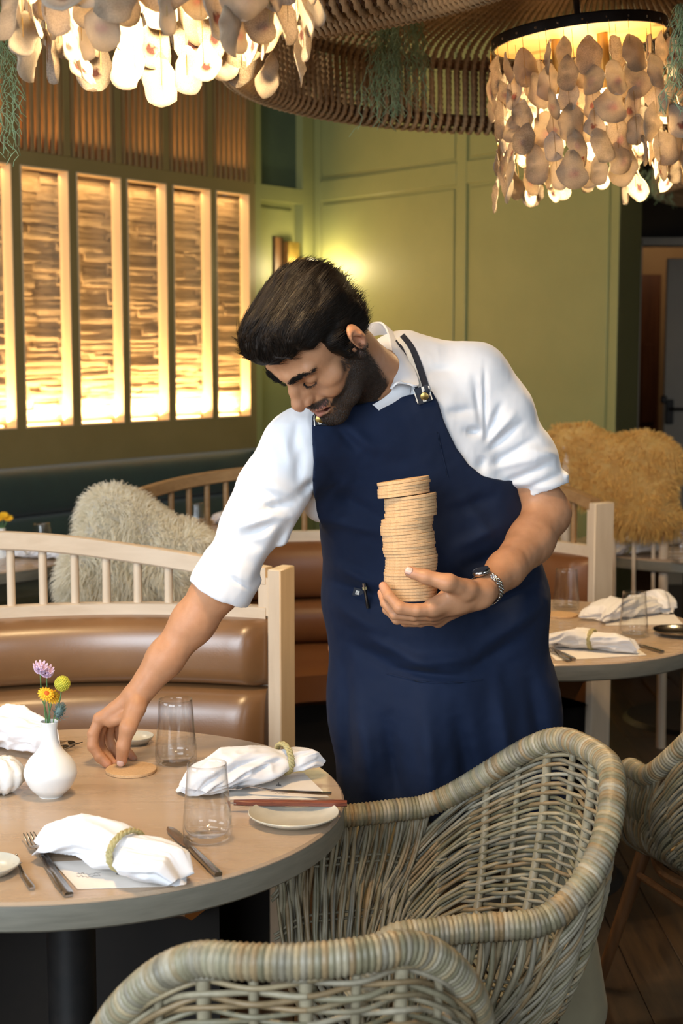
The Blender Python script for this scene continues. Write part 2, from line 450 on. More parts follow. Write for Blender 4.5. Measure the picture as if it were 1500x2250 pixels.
M['fur_warm'] = mat('warm_lit_sheepskin', (.86, .62, .24), .9, sheen=.2, attr=True, col2=(.80, .54, .18), scale=12)  # warm lamplight on this sheepskin put into its golden colour
def add_translucent(m, f):
    nt = m.node_tree; N = nt.nodes; L = nt.links; b = N['Principled BSDF']; o = N['Material Output']; t = N.new('ShaderNodeBsdfTranslucent'); x = N.new('ShaderNodeMixShader'); x.inputs[0].default_value = f
    L.new(b.inputs['Base Color'].links[0].from_socket, t.inputs['Color']); L.new(b.outputs[0], x.inputs[1]); L.new(t.outputs[0], x.inputs[2]); L.new(x.outputs[0], o.inputs['Surface'])
add_translucent(M['fur'], .55); add_translucent(M['fur_warm'], .5)
M['stem'] = mat('green_stem', (.10, .22, .07), .55, col2=(.07, .16, .05), scale=30)
M['leafgrey'] = mat('thistle_blue_green', (.12, .19, .18), .6, col2=(.08, .13, .12), scale=60)
M['pink'] = mat('pale_pink_petal', (.66, .47, .60), .7, sss=.2, col2=(.58, .38, .52), scale=60)
M['yellowball'] = mat('mustard_yellow_bloom', (.60, .55, .06), .8, col2=(.46, .45, .05), scale=160, contrast=(.4, .6))
M['petal'] = mat('golden_petal', (.80, .47, .02), .6, col2=(.78, .38, .015), scale=60)
M['petal_c'] = mat('orange_flower_eye', (.62, .13, .01), .7, col2=(.5, .09, .01), scale=200)
def glass_mat():
    m = bpy.data.materials.new('clear_glass'); m.use_nodes = True; nt = m.node_tree; nt.nodes.clear(); N = nt.nodes; L = nt.links
    o = N.new('ShaderNodeOutputMaterial'); t = N.new('ShaderNodeBsdfTransparent'); g = N.new('ShaderNodeBsdfGlossy'); f = N.new('ShaderNodeLayerWeight'); f.inputs['Blend'].default_value = .5; pw = N.new('ShaderNodeMath'); pw.operation = 'POWER'; pw.inputs[1].default_value = 3.2; sc = N.new('ShaderNodeMath'); sc.operation = 'MULTIPLY_ADD'; sc.inputs[1].default_value = .85; sc.inputs[2].default_value = .05; L.new(f.outputs['Facing'], pw.inputs[0]); L.new(pw.outputs[0], sc.inputs[0]); x = N.new('ShaderNodeMixShader')
    tc = N.new('ShaderNodeTexCoord'); nz = N.new('ShaderNodeTexNoise'); nz.inputs['Scale'].default_value = 20; mr = N.new('ShaderNodeMapRange'); mr.inputs['To Min'].default_value = .0; mr.inputs['To Max'].default_value = .03
    L.new(tc.outputs['Object'], nz.inputs['Vector']); L.new(nz.outputs['Fac'], mr.inputs['Value']); L.new(mr.outputs[0], g.inputs['Roughness'])
    t.inputs[0].default_value = (.988, .992, .992, 1)
    L.new(sc.outputs[0], x.inputs[0]); L.new(t.outputs[0], x.inputs[1]); L.new(g.outputs[0], x.inputs[2]); L.new(x.outputs[0], o.inputs[0]); return m
M['glass'] = glass_mat()
def glow(name, col, st):
    m = bpy.data.materials.new(name); m.use_nodes = True; nt = m.node_tree; nt.nodes.clear()
    e = nt.nodes.new('ShaderNodeEmission'); e.inputs[0].default_value = (*col, 1); e.inputs[1].default_value = st
    o = nt.nodes.new('ShaderNodeOutputMaterial'); nt.links.new(e.outputs[0], o.inputs[0]); return m
M['bulb'] = glow('lit_bulb', (1., .72, .38), 30)
M['led'] = glow('lit_led_strip', (1., .60, .22), 10)
def shell_mat():
    m = bpy.data.materials.new('oyster_shell'); m.use_nodes = True; nt = m.node_tree; N = nt.nodes; L = nt.links
    b = N['Principled BSDF']; out = N['Material Output']
    a = N.new('ShaderNodeVertexColor'); a.layer_name = 'Col'
    tc = N.new('ShaderNodeTexCoord'); t = N.new('ShaderNodeTexNoise'); t.inputs['Scale'].default_value = 40; t.inputs['Detail'].default_value = 6
    L.new(tc.outputs['Object'], t.inputs['Vector'])
    r = N.new('ShaderNodeMapRange'); r.inputs['From Min'].default_value = .35; r.inputs['From Max'].default_value = .7
    L.new(t.outputs['Fac'], r.inputs['Value'])
    oi = N.new('ShaderNodeObjectInfo')
    mx = N.new('ShaderNodeMix'); mx.data_type = 'RGBA'; mx.inputs['A'].default_value = (.92, .84, .70, 1); mx.inputs['B'].default_value = (.50, .42, .32, 1)
    ml = N.new('ShaderNodeMath'); ml.operation = 'MULTIPLY'; L.new(r.outputs[0], ml.inputs[0])
    r2 = N.new('ShaderNodeMapRange'); r2.inputs['From Min'].default_value = 0; r2.inputs['To Min'].default_value = .15; r2.inputs['To Max'].default_value = 1.; L.new(oi.outputs['Random'], r2.inputs['Value'])
    L.new(r2.outputs[0], ml.inputs[1]); L.new(ml.outputs[0], mx.inputs['Factor'])
    mm = N.new('ShaderNodeMix'); mm.data_type = 'RGBA'; mm.blend_type = 'MULTIPLY'; mm.inputs['Factor'].default_value = 1
    L.new(mx.outputs['Result'], mm.inputs['A']); L.new(a.outputs['Color'], mm.inputs['B'])
    L.new(mm.outputs['Result'], b.inputs['Base Color']); b.inputs['Roughness'].default_value = .42
    tr = N.new('ShaderNodeBsdfTranslucent'); L.new(mm.outputs['Result'], tr.inputs['Color'])
    ms = N.new('ShaderNodeMixShader'); ms.inputs[0].default_value = .72
    L.new(b.outputs[0], ms.inputs[1]); L.new(tr.outputs[0], ms.inputs[2]); L.new(ms.outputs[0], out.inputs['Surface'])
    bp = N.new('ShaderNodeBump'); bp.inputs['Strength'].default_value = .6; bp.inputs['Distance'].default_value = .004
    t2 = N.new('ShaderNodeTexNoise'); t2.inputs['Scale'].default_value = 90; L.new(tc.outputs['Object'], t2.inputs['Vector']); L.new(t2.outputs['Fac'], bp.inputs['Height']); L.new(bp.outputs[0], b.inputs['Normal'])
    return m
M['shell'] = shell_mat()
# ================================================================== room shell
def struct(o, name=None): o['kind'] = 'structure'; return o
RH = 3.45
A0 = np.array([-1.36, 5.8, 0.])*1.15; SD = np.array([.601, .799, 0.]); SN = np.array([.799, -.601, 0.])
def LS(px, py=770, off=0.):      # pixel -> (s, z) on the left wall plane shifted off metres into the room
    q = PPL(px, py, A0+SN*off, SN); return float(np.dot(q-A0, SD)), float(q[2])
def LW(s, z, off=0.): return A0+SD*s+SN*off+np.array([0, 0, z])
RL = np.stack([SD, -SN, [0, 0, 1.]], 1)      # columns: along, into wall, up
RL[:, 1] = np.cross([0, 0, 1.], SD)
def lbox(mb, s0, s1, z0, z1, o0, o1, bev=0.):
    mb.box(LW((s0+s1)/2, (z0+z1)/2, (o0+o1)/2), (s1-s0, abs(o1-o0), z1-z0), RL, bev)

fl = MB(); fl.box((0.2, 5.0, -.05), (9.6, 16.5, .1)); struct(fl.build('floor', M['floor']))
flo = bpy.data.objects['floor']; PLM = []
for q in range(3):
    b = MB(); b.box((0, 0, .006), (.137, 1.46, .012), bev=.0015); o = b.build('plank', mat('dark_plank_stain', (.045+.01*q, .025+.005*q, .013), .4, col2=(.022, .013, .008), scale=9, stretch=(6, .5, 6), bump=[(40, .1, 'noise')])); PLM.append(o.data); bpy.data.objects.remove(o)
for i in range(26):
    for j in range(4):
        o = link_mesh('plank', PLM[(i*7+j*5) % 3], flo); o.location = (-1.15+i*.1385, 1.2+j*1.463+(i % 3)*.42, 0)
cl = MB(); cl.box((0.2, 5.0, RH+.05), (9.6, 16.5, .1)); struct(cl.build('ceiling', M['ceil']))
wr = MB(); wr.box((4.75, 5.0, RH/2), (.1, 16.5, RH)); struct(wr.build('wall_right', M['white']))
wf = MB(); wf.box((0.6, -3.05, RH/2), (9.2, .1, RH)); struct(wf.build('wall_front', M['white']))

sA = LS(-200)[0]-2.2; sE = LS(563)[0]; sC = LS(690)[0]
zb = np.mean([LS(163, 937)[1], LS(375, 925)[1], LS(556, 912)[1]])
zt = np.mean([LS(150, 373)[1], LS(365, 405)[1], LS(547, 428)[1]])
zs = np.mean([LS(50, 329)[1], LS(545, 400)[1]])
slots = []
for (xa, xb) in ((44, 150), (167, 265), (278, 365), (379, 462), (474, 547)):
    slots.append((LS(xa, 375)[0], LS(xb, 390)[0]))
pitch = (slots[4][0]-slots[0][0])/4; wd = slots[2][1]-slots[2][0]
slots = [(slots[0][0]-pitch*k, slots[0][0]-pitch*k+wd) for k in (3, 2, 1)]+slots
W = MB()
lbox(W, sA, sE, 0, zb, -.30, 0)                   # below the lit recesses
lbox(W, sA, sE, zt, zs, -.06, 0)
xs = [sA]+[v for ab in slots for v in ab]+[sE]
for i in range(0, len(xs), 2): lbox(W, xs[i], xs[i+1], zb, zt, -.06, 0)
lbox(W, sA, sE, zb, RH, -.34, -.24)
wl = struct(W.build('wall_left', M['screen']))
bl = MB(); bl.box(LW((sE+sC)/2, RH/2, -.12), (sC-sE, .24, RH), RL); 
# sill reveals of pale wood round each recess
ST_ME = []
rs = np.random.RandomState(5)
for q in range(5):
    b = MB(); n = 7; 
    g = np.zeros((n, 4, 3))
    for i in range(n):
        for j in range(4):
            g[i, j] = ((i/(n-1)-.5), -.5*(1 if 0 < i < n-1 and 0 < j < 3 else .85)-.5*rs.rand()*.25, (j/3-.5)*(1+.3*(rs.rand()-.5)))
    V = g.reshape(-1, 3); f = [(i*4+j, i*4+j+1, (i+1)*4+j+1, (i+1)*4+j) for i in range(n-1) for j in range(3)]
    V2 = V.copy(); V2[:, 1] = .5; k = len(V)
    f += [(j, j+k, j+1+k, j+1) for j in range(3)]+[((n-1)*4+j+1, (n-1)*4+j+1+k, (n-1)*4+j+k, (n-1)*4+j) for j in range(3)]
    f += [(i*4, (i+1)*4, (i+1)*4+k, i*4+k) for i in range(n-1)]+[((i+1)*4+3, i*4+3, i*4+3+k, (i+1)*4+3+k) for i in range(n-1)]
    b.add(np.concatenate([V, V2]), f); o = b.build('stone', M['stone'], smooth=25)
    ST_ME.append(o.data); bpy.data.objects.remove(o)
rotL = math.atan2(SD[1], SD[0])
for k, (s0, s1) in enumerate(slots):
    fr = MB()
    t = .006
    lbox(fr, s0, s0+t, zb, zt, -.062, .003); lbox(fr, s1-t, s1, zb, zt, -.062, .003)
    lbox(fr, s0+t, s1-t, zt-t, zt, -.062, .003); lbox(fr, s0+t, s1-t, zb, zb+t, -.30, .003)
    o = fr.build('recess_frame', M['reveal'], wl)
    z = zb+.008
    while z < zt-.012:
        h = .016+.026*rs.rand(); s = s0-.03
        cut = s0+(.25+.5*rs.rand())*(s1-s0) if rs.rand() < .55 else None
        for (a, b_) in ([(s0-.03, cut), (cut, s1+.12)] if cut else [(s0-.03, s1+.12)]):
            st = link_mesh('stone', ST_ME[rs.randint(5)], wl)
            st.location = LW((a+b_)/2, z+h/2, -.14+rs.rand()*.012); st.scale = (b_-a-.001, .034, h*1.02); st.rotation_euler = (0, 0, rotL)
        z += h
    led = MB(); lbox(led, s0+.02, s1-.02, zb+.006, zb+.014, -.092, -.072); led.build('light_strip', M['led'], wl)
    l = area('recess_light', LW((s0+s1)/2, zb+.03, -.066), LW((s0+s1)/2, zb+.9, -.17), wd*1.0, .03, 8, (1., .62, .25))
    l = area('recess_light', LW((s0+s1)/2, zt-.02, -.07), LW((s0+s1)/2, zt-.8, -.17), wd, .03, .5, (1., .60, .24))
    area('recess_light', LW(s0+.008, (zb+zt)/2, -.085), LW(s0+.3, (zb+zt)/2, -.135), .03, zt-zb-.1, 1.7, (1., .60, .24))
    l = area('recess_light', LW((s0+s1)/2, zb+.03, -.075), LW((s0+s1)/2, zb+.12, -.14), wd*1.0, .02, 1.2, (1., .62, .24))
# slatted screen above: each slat a part
scr = empty('slatted_screen', LW(sA, zs), 0, 'bronze screen of upright slats glowing orange, above the lit stone recesses', 'screen')
def addto(root, o):
    o.parent = root; o.matrix_parent_inverse = Matrix.Translation(-root.location)
    return o
b = MB(); lbox(b, 0, .018, zs, RH, -.012, .012); proto = b.build('slat', M['slat']); me = proto.data; bpy.data.objects.remove(proto)
sp = pitch/8.0; s = slots[0][0]-.02; i = 0
while s < sE-.03:
    if i % 8 == 7:
        b = MB(); lbox(b, s-.012, s+.030, zs, RH, -.03, .012); addto(scr, b.build('post', M['screen']))
    else:
        o = link_mesh('slat', me); o.location = SD*(s); addto(scr, o); o.location = Vector(SD*s); o.matrix_parent_inverse = Matrix.Translation(-Vector(scr.location))
    s += sp; i += 1
bk = MB(); lbox(bk, sA, sE, zs, RH, -.23, -.2); addto(scr, bk.build('back_panel', mat('orange_screen_back', (.30, .13, .035), .7, col2=(.12, .05, .015), scale=9)))
for k in range(4):
    area('screen_light', LW(-.2+.62*k, zs+.05, -.1), LW(-.2+.62*k, zs+.8, -.17), .5, .04, 4, (1., .52, .18))
# green corner piece of the left wall with a niche above and a panel below
g = MB(); t = .05
zr0, zr1 = LS(600, 440)[1], LS(600, 408)[1]
lbox(g, sE, sC+.02, 0, RH, -.2, -.06)
lbox(g, sE, sE+.05, 0, RH, -.06, 0); lbox(g, sC-.10, sC+.0, 0, RH, -.06, 0)
lbox(g, sE+.05, sC-.10, zr0, zr1, -.06, 0); lbox(g, sE+.05, sC-.10, 0, .95, -.06, 0)
struct(g.build('wall_corner', M['green']))
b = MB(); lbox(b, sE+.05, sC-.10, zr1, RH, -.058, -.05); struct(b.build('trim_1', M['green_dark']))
b = MB(); lbox(b, sE+.085, sC-.135, 1.0, zr0-.035, -.058, -.045, .008); struct(b.build('trim_2', M['green']))
# green panelled wall turning towards the camera
Cc = LW(sC, 0); E2 = np.array([P(1355, 770, 6.82)[0], 6.82, 0]); TD = (E2-Cc); TL = np.linalg.norm(TD); TD /= TL; TN = np.array([TD[1], -TD[0], 0])
def TS(px, py): q = PPL(px, py, Cc, TN); return float(np.dot(q-Cc, TD)), float(q[2])
RT = np.stack([TD, np.cross([0, 0, 1.], TD), [0, 0, 1.]], 1)
def tbox(mb, s0, s1, z0, z1, o0, o1, bev=0.): mb.box(Cc+TD*(s0+s1)/2+TN*(o0+o1)/2+np.array([0, 0, (z0+z1)/2]), (s1-s0, abs(o1-o0), z1-z0), RT, bev)
if np.dot(TN, -Cc) < 0: TN = -TN
b = MB(); tbox(b, 0, TL, 0, RH, -.16, -.014); wb = struct(b.build('wall_back', M['green']))
zl0 = (TS(750, 437)[1]+TS(1050, 400)[1])/2; zl1 = (TS(750, 392)[1]+TS(975, 360)[1])/2
sm0, sm1 = TS(1000, 600)[0], TS(1022, 600)[0]
b = MB()
for (a, c) in ((0, .055), (sm0, sm1), (TL-.05, TL)): tbox(b, a, c, 0, RH, -.014, 0, .003)
for (a, c) in ((.055, sm0), (sm1, TL-.05)):
    tbox(b, a, c, zl0, zl1, -.014, 0, .003); tbox(b, a, c, .0, .9, -.014, 0, .003); tbox(b, a, c, RH-.1, RH, -.014, 0, .003)
struct(b.build('trim_3', M['green'], wb))
for (a, c) in ((.055, sm0), (sm1, TL-.05)):
    for (z0, z1) in ((.9, zl0), (zl1, RH-.1)):
        b = MB(); tbox(b, a+.02, c-.02, z0+.02, z1-.02, -.0138, -.007, .006); b.build('panel', M['green'], wb)
# dark wall beyond, doorway and corridor
b = MB()
dx0, dx1, dz = P(1385, 700, 9.2)[0], P(1620, 700, 9.2)[0], P(1400, 529, 9.2)[2]
E3 = E2-TN*.16
b.add([E3*1., E2*1., E2+np.array([.12, 2.2, 0]), E3+np.array([.0, 2.2, 0])]+[v+np.array([0, 0, RH]) for v in (E3*1., E2*1., E2+np.array([.12, 2.2, 0]), E3+np.array([.0, 2.2, 0]))], [(0, 1, 2, 3), (4, 7, 6, 5), (0, 4, 5, 1), (1, 5, 6, 2), (2, 6, 7, 3), (3, 7, 4, 0)])
b.box(((-.3+dx0)/2, 9.27, RH/2), (dx0+.3, .14, RH)); b.box(((dx1+4.7)/2, 9.27, RH/2), (4.7-dx1, .14, RH)); b.box(((dx0+dx1)/2, 9.27, (dz+RH)/2), (dx1-dx0, .14, RH-dz))
struct(b.build('wall_far', M['dark']))
b = MB(); b.box((dx0+.02, 9.19, dz/2), (.05, .18, dz), bev=.004); b.box((dx1-.02, 9.19, dz/2), (.05, .18, dz), bev=.004); b.box(((dx0+dx1)/2, 9.19, dz-.01), (dx1-dx0+.04, .18, .05), bev=.004)
struct(b.build('door_1', M['white']))
b = MB(); b.box((2.4, 11.2, RH/2), (4.5, .1, RH)); struct(b.build('wall_corridor', mat('tan_corridor_paint', (.42, .27, .13), .7, col2=(.38, .24, .115), scale=3)))
x0, x1 = P(1404, 700, 11.05)[0], P(1452, 700, 11.05)[0]; z1 = P(1430, 603, 11.05)[2]
b = MB(); b.box(((x0+x1)/2, 11.1, z1/2), (x1-x0, .06, z1), bev=.004)
for q in range(2): b.box(((x0+x1)/2, 11.065, .35+q*.75+.2), (x1-x0-.06, .02, .6), bev=.006)
struct(b.build('door_2', M['doorwood']))
x0, x1 = P(1462, 700, 9.6)[0], P(1640, 700, 9.6)[0]; z1 = P(1462, 568, 9.6)[2]
b = MB(); b.box(((x0+x1)/2, 9.6, z1/2), (x1-x0, .045, z1), bev=.004); dr = struct(b.build('door_3', M['white']))
b = MB(); q0 = P(1470, 905, 9.56); b.box(q0, (.05, .02, .16), bev=.005); b.tube([q0+[0, -.01, .02], q0+[0, -.06, .02], q0+[.1, -.06, .02]], .01, 8)
b.box(P(1458, 878, 9.56), (.04, .02, .05), bev=.008); b.build('door_handle', M['blackmetal'], dr)
point('corridor_light', (2.4, 10.3, 2.5), 9, (1., .70, .42), .1)
# ------------------------------------------------------------------ wall sconce
sc_, scz = LS(637, 560)
sco = empty('wall_sconce', LW(sc_, scz, -.05), 0, 'brass wall sconce with round lit globe in the green corner above the bowed head', 'lamp')
def pbox(root, name, m, *a): b = MB(); lbox(b, *a, .003); return addto(root, b.build(name, m))
a0, a1, a2 = LS(613, 560)[0], LS(630, 560)[0], LS(655, 560)[0]
pbox(sco, 'back_plate', M['legwood'], a0, a1+.01, LS(620, 600)[1]-.05, LS(620, 520)[1], -.045, -.03)
pbox(sco, 'brass_plate', M['brass'], a1, a2, LS(640, 597)[1], LS(640, 531)[1], -.045, .01)
gc = LW(LS(664, 592)[0], LS(664, 592)[1], .06)
b = MB(); b.lathe([(0, -.058)]+[(.058*math.sin(t), -.058*math.cos(t)) for t in np.linspace(.15, PI-.15, 14)]+[(0, .058)], 24, gc)
addto(sco, b.build('globe', glow('sconce_globe', (1., .80, .45), 14)))
b = MB(); b.tube([LW(LS(642, 600)[0], gc[2]+.05, -.03), gc+[0, 0, .055]], .01, 8); addto(sco, b.build('arm', M['brass']))
point('sconce_light', gc-SN*.0+np.array([.05, -.12, .0]), 8, (1., .80, .42), .06)
# ------------------------------------------------------------------ long green banquette under the recesses
bq = empty('banquette', LW(0, 0, .3), 0, 'long dark green upholstered banquette under the glowing stone recesses', 'bench')
def pad(root, name, m, s0, s1, z0, z1, o, th):
    n, k = 22, 13; G = []
    u = np.linspace(0, 1, n)
    for a in np.linspace(0, PI, k):
        zz = (z0+z1)/2-math.cos(a)*(z1-z0)/2; oo = o+th*(math.sin(a)**.45)
        G.append([LW(s0+(s1-s0)*x, zz, oo if 0 < i < n-1 else o) for i, x in enumerate(u)])
    b = MB(); b.grid(np.array(G)); b.add([LW(s0, z0, .0), LW(s1, z0, .0), LW(s1, z1, .0), LW(s0, z1, .0), LW(s0, z0, o), LW(s1, z0, o), LW(s1, z1, o), LW(s0, z1, o)], [(0, 1, 2, 3), (3, 2, 6, 7), (0, 4, 5, 1), (0, 3, 7, 4), (1, 5, 6, 2)])
    return addto(root, b.build(name, m, smooth=60))
ztop = LS(300, 993)[1]-.03
sB = LS(585)[0]
pad(bq, 'back_cushion', M['tealup'], sA, sB-.25, ztop-.21, ztop, .10, .09); pad(bq, 'back_cushion', M['tealup'], sB-.245, sB, ztop-.21, ztop, .10, .09)
pad(bq, 'lower_cushion', M['tealup'], sA, sB, .52, ztop-.215, .10, .11)
b = MB(); lbox(b, sA, sB, .36, .5, .0, .50, .03); addto(bq, b.build('seat', M['tealup'])); b = MB(); lbox(b, sA, sB, 0, .36, .0, .36); addto(bq, b.build('base', M['dark']))
# ================================================================== rope canopies
def rope_mesh(name, path, r, pitch=.05, seg=.0055, n=6, amp=.34):
    p = catmull(path, 30); d = np.r_[0, np.cumsum(np.linalg.norm(np.diff(p, axis=0), axis=1))]
    m = int(d[-1]/seg); t = np.linspace(0, d[-1], m); p = np.stack([np.interp(t, d, p[:, k]) for k in range(3)], 1)
    T = np.gradient(p, axis=0); T /= np.linalg.norm(T, axis=1)[:, None]
    up = np.array([0, 1., 0]); B = np.cross(T, up); B /= np.linalg.norm(B, axis=1)[:, None]; N = np.cross(B, T)
    th = np.arange(n)*2*PI/n
    rr = r*(1+amp*np.cos(3*(th[None]-2*PI*t[:, None]/pitch/1.0))-amp*.3)
    V = p[:, None]+rr[..., None]*(np.cos(th)[None, :, None]*N[:, None]+np.sin(th)[None, :, None]*B[:, None])
    b = MB(); G = V; b.grid(G, closed_v=True); o = b.build(name, M['rope'], smooth=True, color=True); me = o.data; bpy.data.objects.remove(o); return me
def rope_ring(cx, cy, R, z0, N, rr, label, arcs=None, hw=.20, name='rope_canopy'):
    root = empty(name, (cx, cy, z0), 0, label, 'canopy', 'round rope canopies under the ceiling')
    # path in the radial plane (x outward, z up): inner wall, round the rim, outer wall, ceiling towards the hub
    k = .030
    path = [(-.62, 0, hw+.13), (-.35, 0, hw+.10), (-.10, 0, hw+.05), (-k, 0, hw-.01), (-k, 0, hw*.6), (-k-.004, 0, .06), (-k-.006, 0, .028), (-k*.7, 0, .004), (0, 0, -.004), (k*.7, 0, .004), (k+.006, 0, .028), (k+.004, 0, .06), (k, 0, hw*.6), (k, 0, hw), (k*.4, 0, hw+.03)]
    me = rope_mesh('rope', [(R+a, b_, c) for a, b_, c in path], rr)
    for i in range(N):
        a = 2*PI*i/N
        if arcs and a > PI*1.5: a -= 2*PI
        if arcs and not (arcs[0] <= a <= arcs[1]): continue
        link_mesh('rope', me, root, rot=(0, 0, a))
    b = MB(); th = np.linspace(0, 2*PI, 97)[:-1]
    b.tube(np.stack([R*np.cos(th), R*np.sin(th), 0*th+.03], 1), .019, 8, closed=True); b.build('rim_core', M['legwood'], root)
    b = MB(); b.tube(np.stack([(R)*np.cos(th), (R)*np.sin(th), 0*th+hw], 1), .017, 8, closed=True); b.tube(np.stack([(R-.62)*np.cos(th), (R-.62)*np.sin(th), 0*th+hw+.13], 1), .02, 8, closed=True); b.build('upper_ring', M['legwood'], root)
    b = MB()
    for q in range(3): 
        a = q*2*PI/3; b.tube([((R)*math.cos(a), (R)*math.sin(a), hw), ((R)*math.cos(a), (R)*math.sin(a), RH-z0)], .004, 6)
    b.build('hanging_rod', M['blackmetal'], root)
    return root
rc1 = rope_ring(-.50, 2.38, .92, 2.218, 380, .0074, 'rope canopy nearest the camera, ringing the left shell chandelier', arcs=(-.80, 3.94))
rc2 = rope_ring(.66, 3.78, .94, 2.236, 204, .0086, 'rope canopy with trailing moss, ringing the right shell chandelier')
rc3 = rope_ring(2.42, 6.75, .95, 2.27, 150, .009, 'reddish blurred rope canopy edge at right below the far ceiling')
# Spanish moss
def moss(label, c, w, h, n, seed, y=.05):
    rs = np.random.RandomState(seed); b = MB()
    for i in range(n):
        x = rs.randn()*w*.33; yy = rs.randn()*y*.4; L = h*(.35+.65*rs.rand()**.6); m = int(L/.012)+3
        p = np.zeros((m, 3)); p[:, 2] = -np.linspace(0, L, m); ph = rs.rand()*9
        nz = np.cumsum(rs.randn(m, 2)*.0035, 0)
        p[:, 0] = x+nz[:, 0]+.004*np.sin(np.linspace(0, L*120, m)+ph); p[:, 1] = yy+nz[:, 1]; p[:, 0] *= np.linspace(.6, 1.15, m)
        b.tube(p+c, .0011, 3)
        for q in range(int(L/.02)):
            j = rs.randint(m-1); s0 = p[j]; d = np.array([rs.randn()*.7, rs.randn()*.5, -.4*rs.rand()-.1]); d /= np.linalg.norm(d); l = .012+.022*rs.rand()
            b.tube(np.array([s0, s0+d*l*.5+[0, 0, -.002], s0+d*l+[0, 0, -l*.45]])+c, .0009, 3)
    o = b.build('hanging_moss', M['moss'], smooth=True); return tag(o, label, 'moss')
moss('grey green moss hanging in the middle of the right rope canopy', P(862, 95, 4.05)+[0, 0, .10], .10, .335, 50, 4)
moss('thinner moss strand beside the thick clump in the right rope canopy', P(912, 110, 4.16)+[0, 0, .11], .040, .26, 16, 5)
moss('moss trailing at the left photo edge beside the left chandelier', P(-14, -10, 3.2), .06, .36, 26, 6)
moss('moss strands hanging at right photo edge beside the shell chandelier', P(1494, 10, 3.2), .04, .24, 14, 7)
moss('blurred green moss under the far right rope canopy', P(1440, 372, 6.75), .14, .16, 24, 8)
# ================================================================== shell chandeliers
def vn_(a, b, c): return float(vnoise(np.array([[a, b, c]]))[0])
def shell_data(seed):
    rs = np.random.RandomState(seed); nr, nt = 6, 20
    L = 1.0; wdt = .50+.20*rs.rand(); V = []; Cc_ = []
    ph = rs.rand(4)*6; inner = seed % 2 == 0
    def P2(r, t):
        x = math.sin(t)*wdt*.5*r; z = math.cos(t)*.5*r
        z = z; wx = 1-.38*(math.cos(t)*r)            # narrower at the hinge (top)
        k = 1+.11*math.sin(3*t+ph[0])+.06*math.sin(5*t+ph[1])+.035*math.sin(9*t+ph[3])
        return x*wx*k, z*(1+.05*math.sin(2*t+ph[2]))
    F = []; 
    for side in (0, 1):
        for i in range(nr):
            r = (i+.001)/(nr-1)
            for j in range(nt):
                t = 2*PI*j/nt; x, z = P2(r, t)
                y = -.16*(1-r*r)+.07*vn_(x*6+ph[0], z*6, seed)*(1 if side else .4)+.04*math.sin(3*t+ph[1])*r*r+(.035*(1-r**4) if side == 0 else -.02)
                V.append((x, y, z-.5))
                if side == 0:
                    d = math.hypot((x-.02)/.10, (z+.12)/.10); c = (.16, .07, .09) if d < 1.1 and inner else (.96, .95, .97)
                else:
                    c0 = .66+.22*vn_(x*5+ph[0], z*7+ph[1], seed); c = (c0*.97, c0*.92, c0*.86)
                Cc_.append(c)
    o_ = nr*nt
    for i in range(nr-1):
        for j in range(nt):
            j2 = (j+1) % nt
            F.append((i*nt+j, (i+1)*nt+j, (i+1)*nt+j2, i*nt+j2)); F.append((o_+i*nt+j2, o_+(i+1)*nt+j2, o_+(i+1)*nt+j, o_+i*nt+j))
    for j in range(nt):
        j2 = (j+1) % nt; a = (nr-1)*nt; F.append((a+j2, a+j, o_+a+j, o_+a+j2))
    ob = mk('shell', V, F, M['shell'], None, True, color=np.array(Cc_)); me = ob.data; bpy.data.objects.remove(ob); return me
SHELLS = [shell_data(k) for k in range(8)]
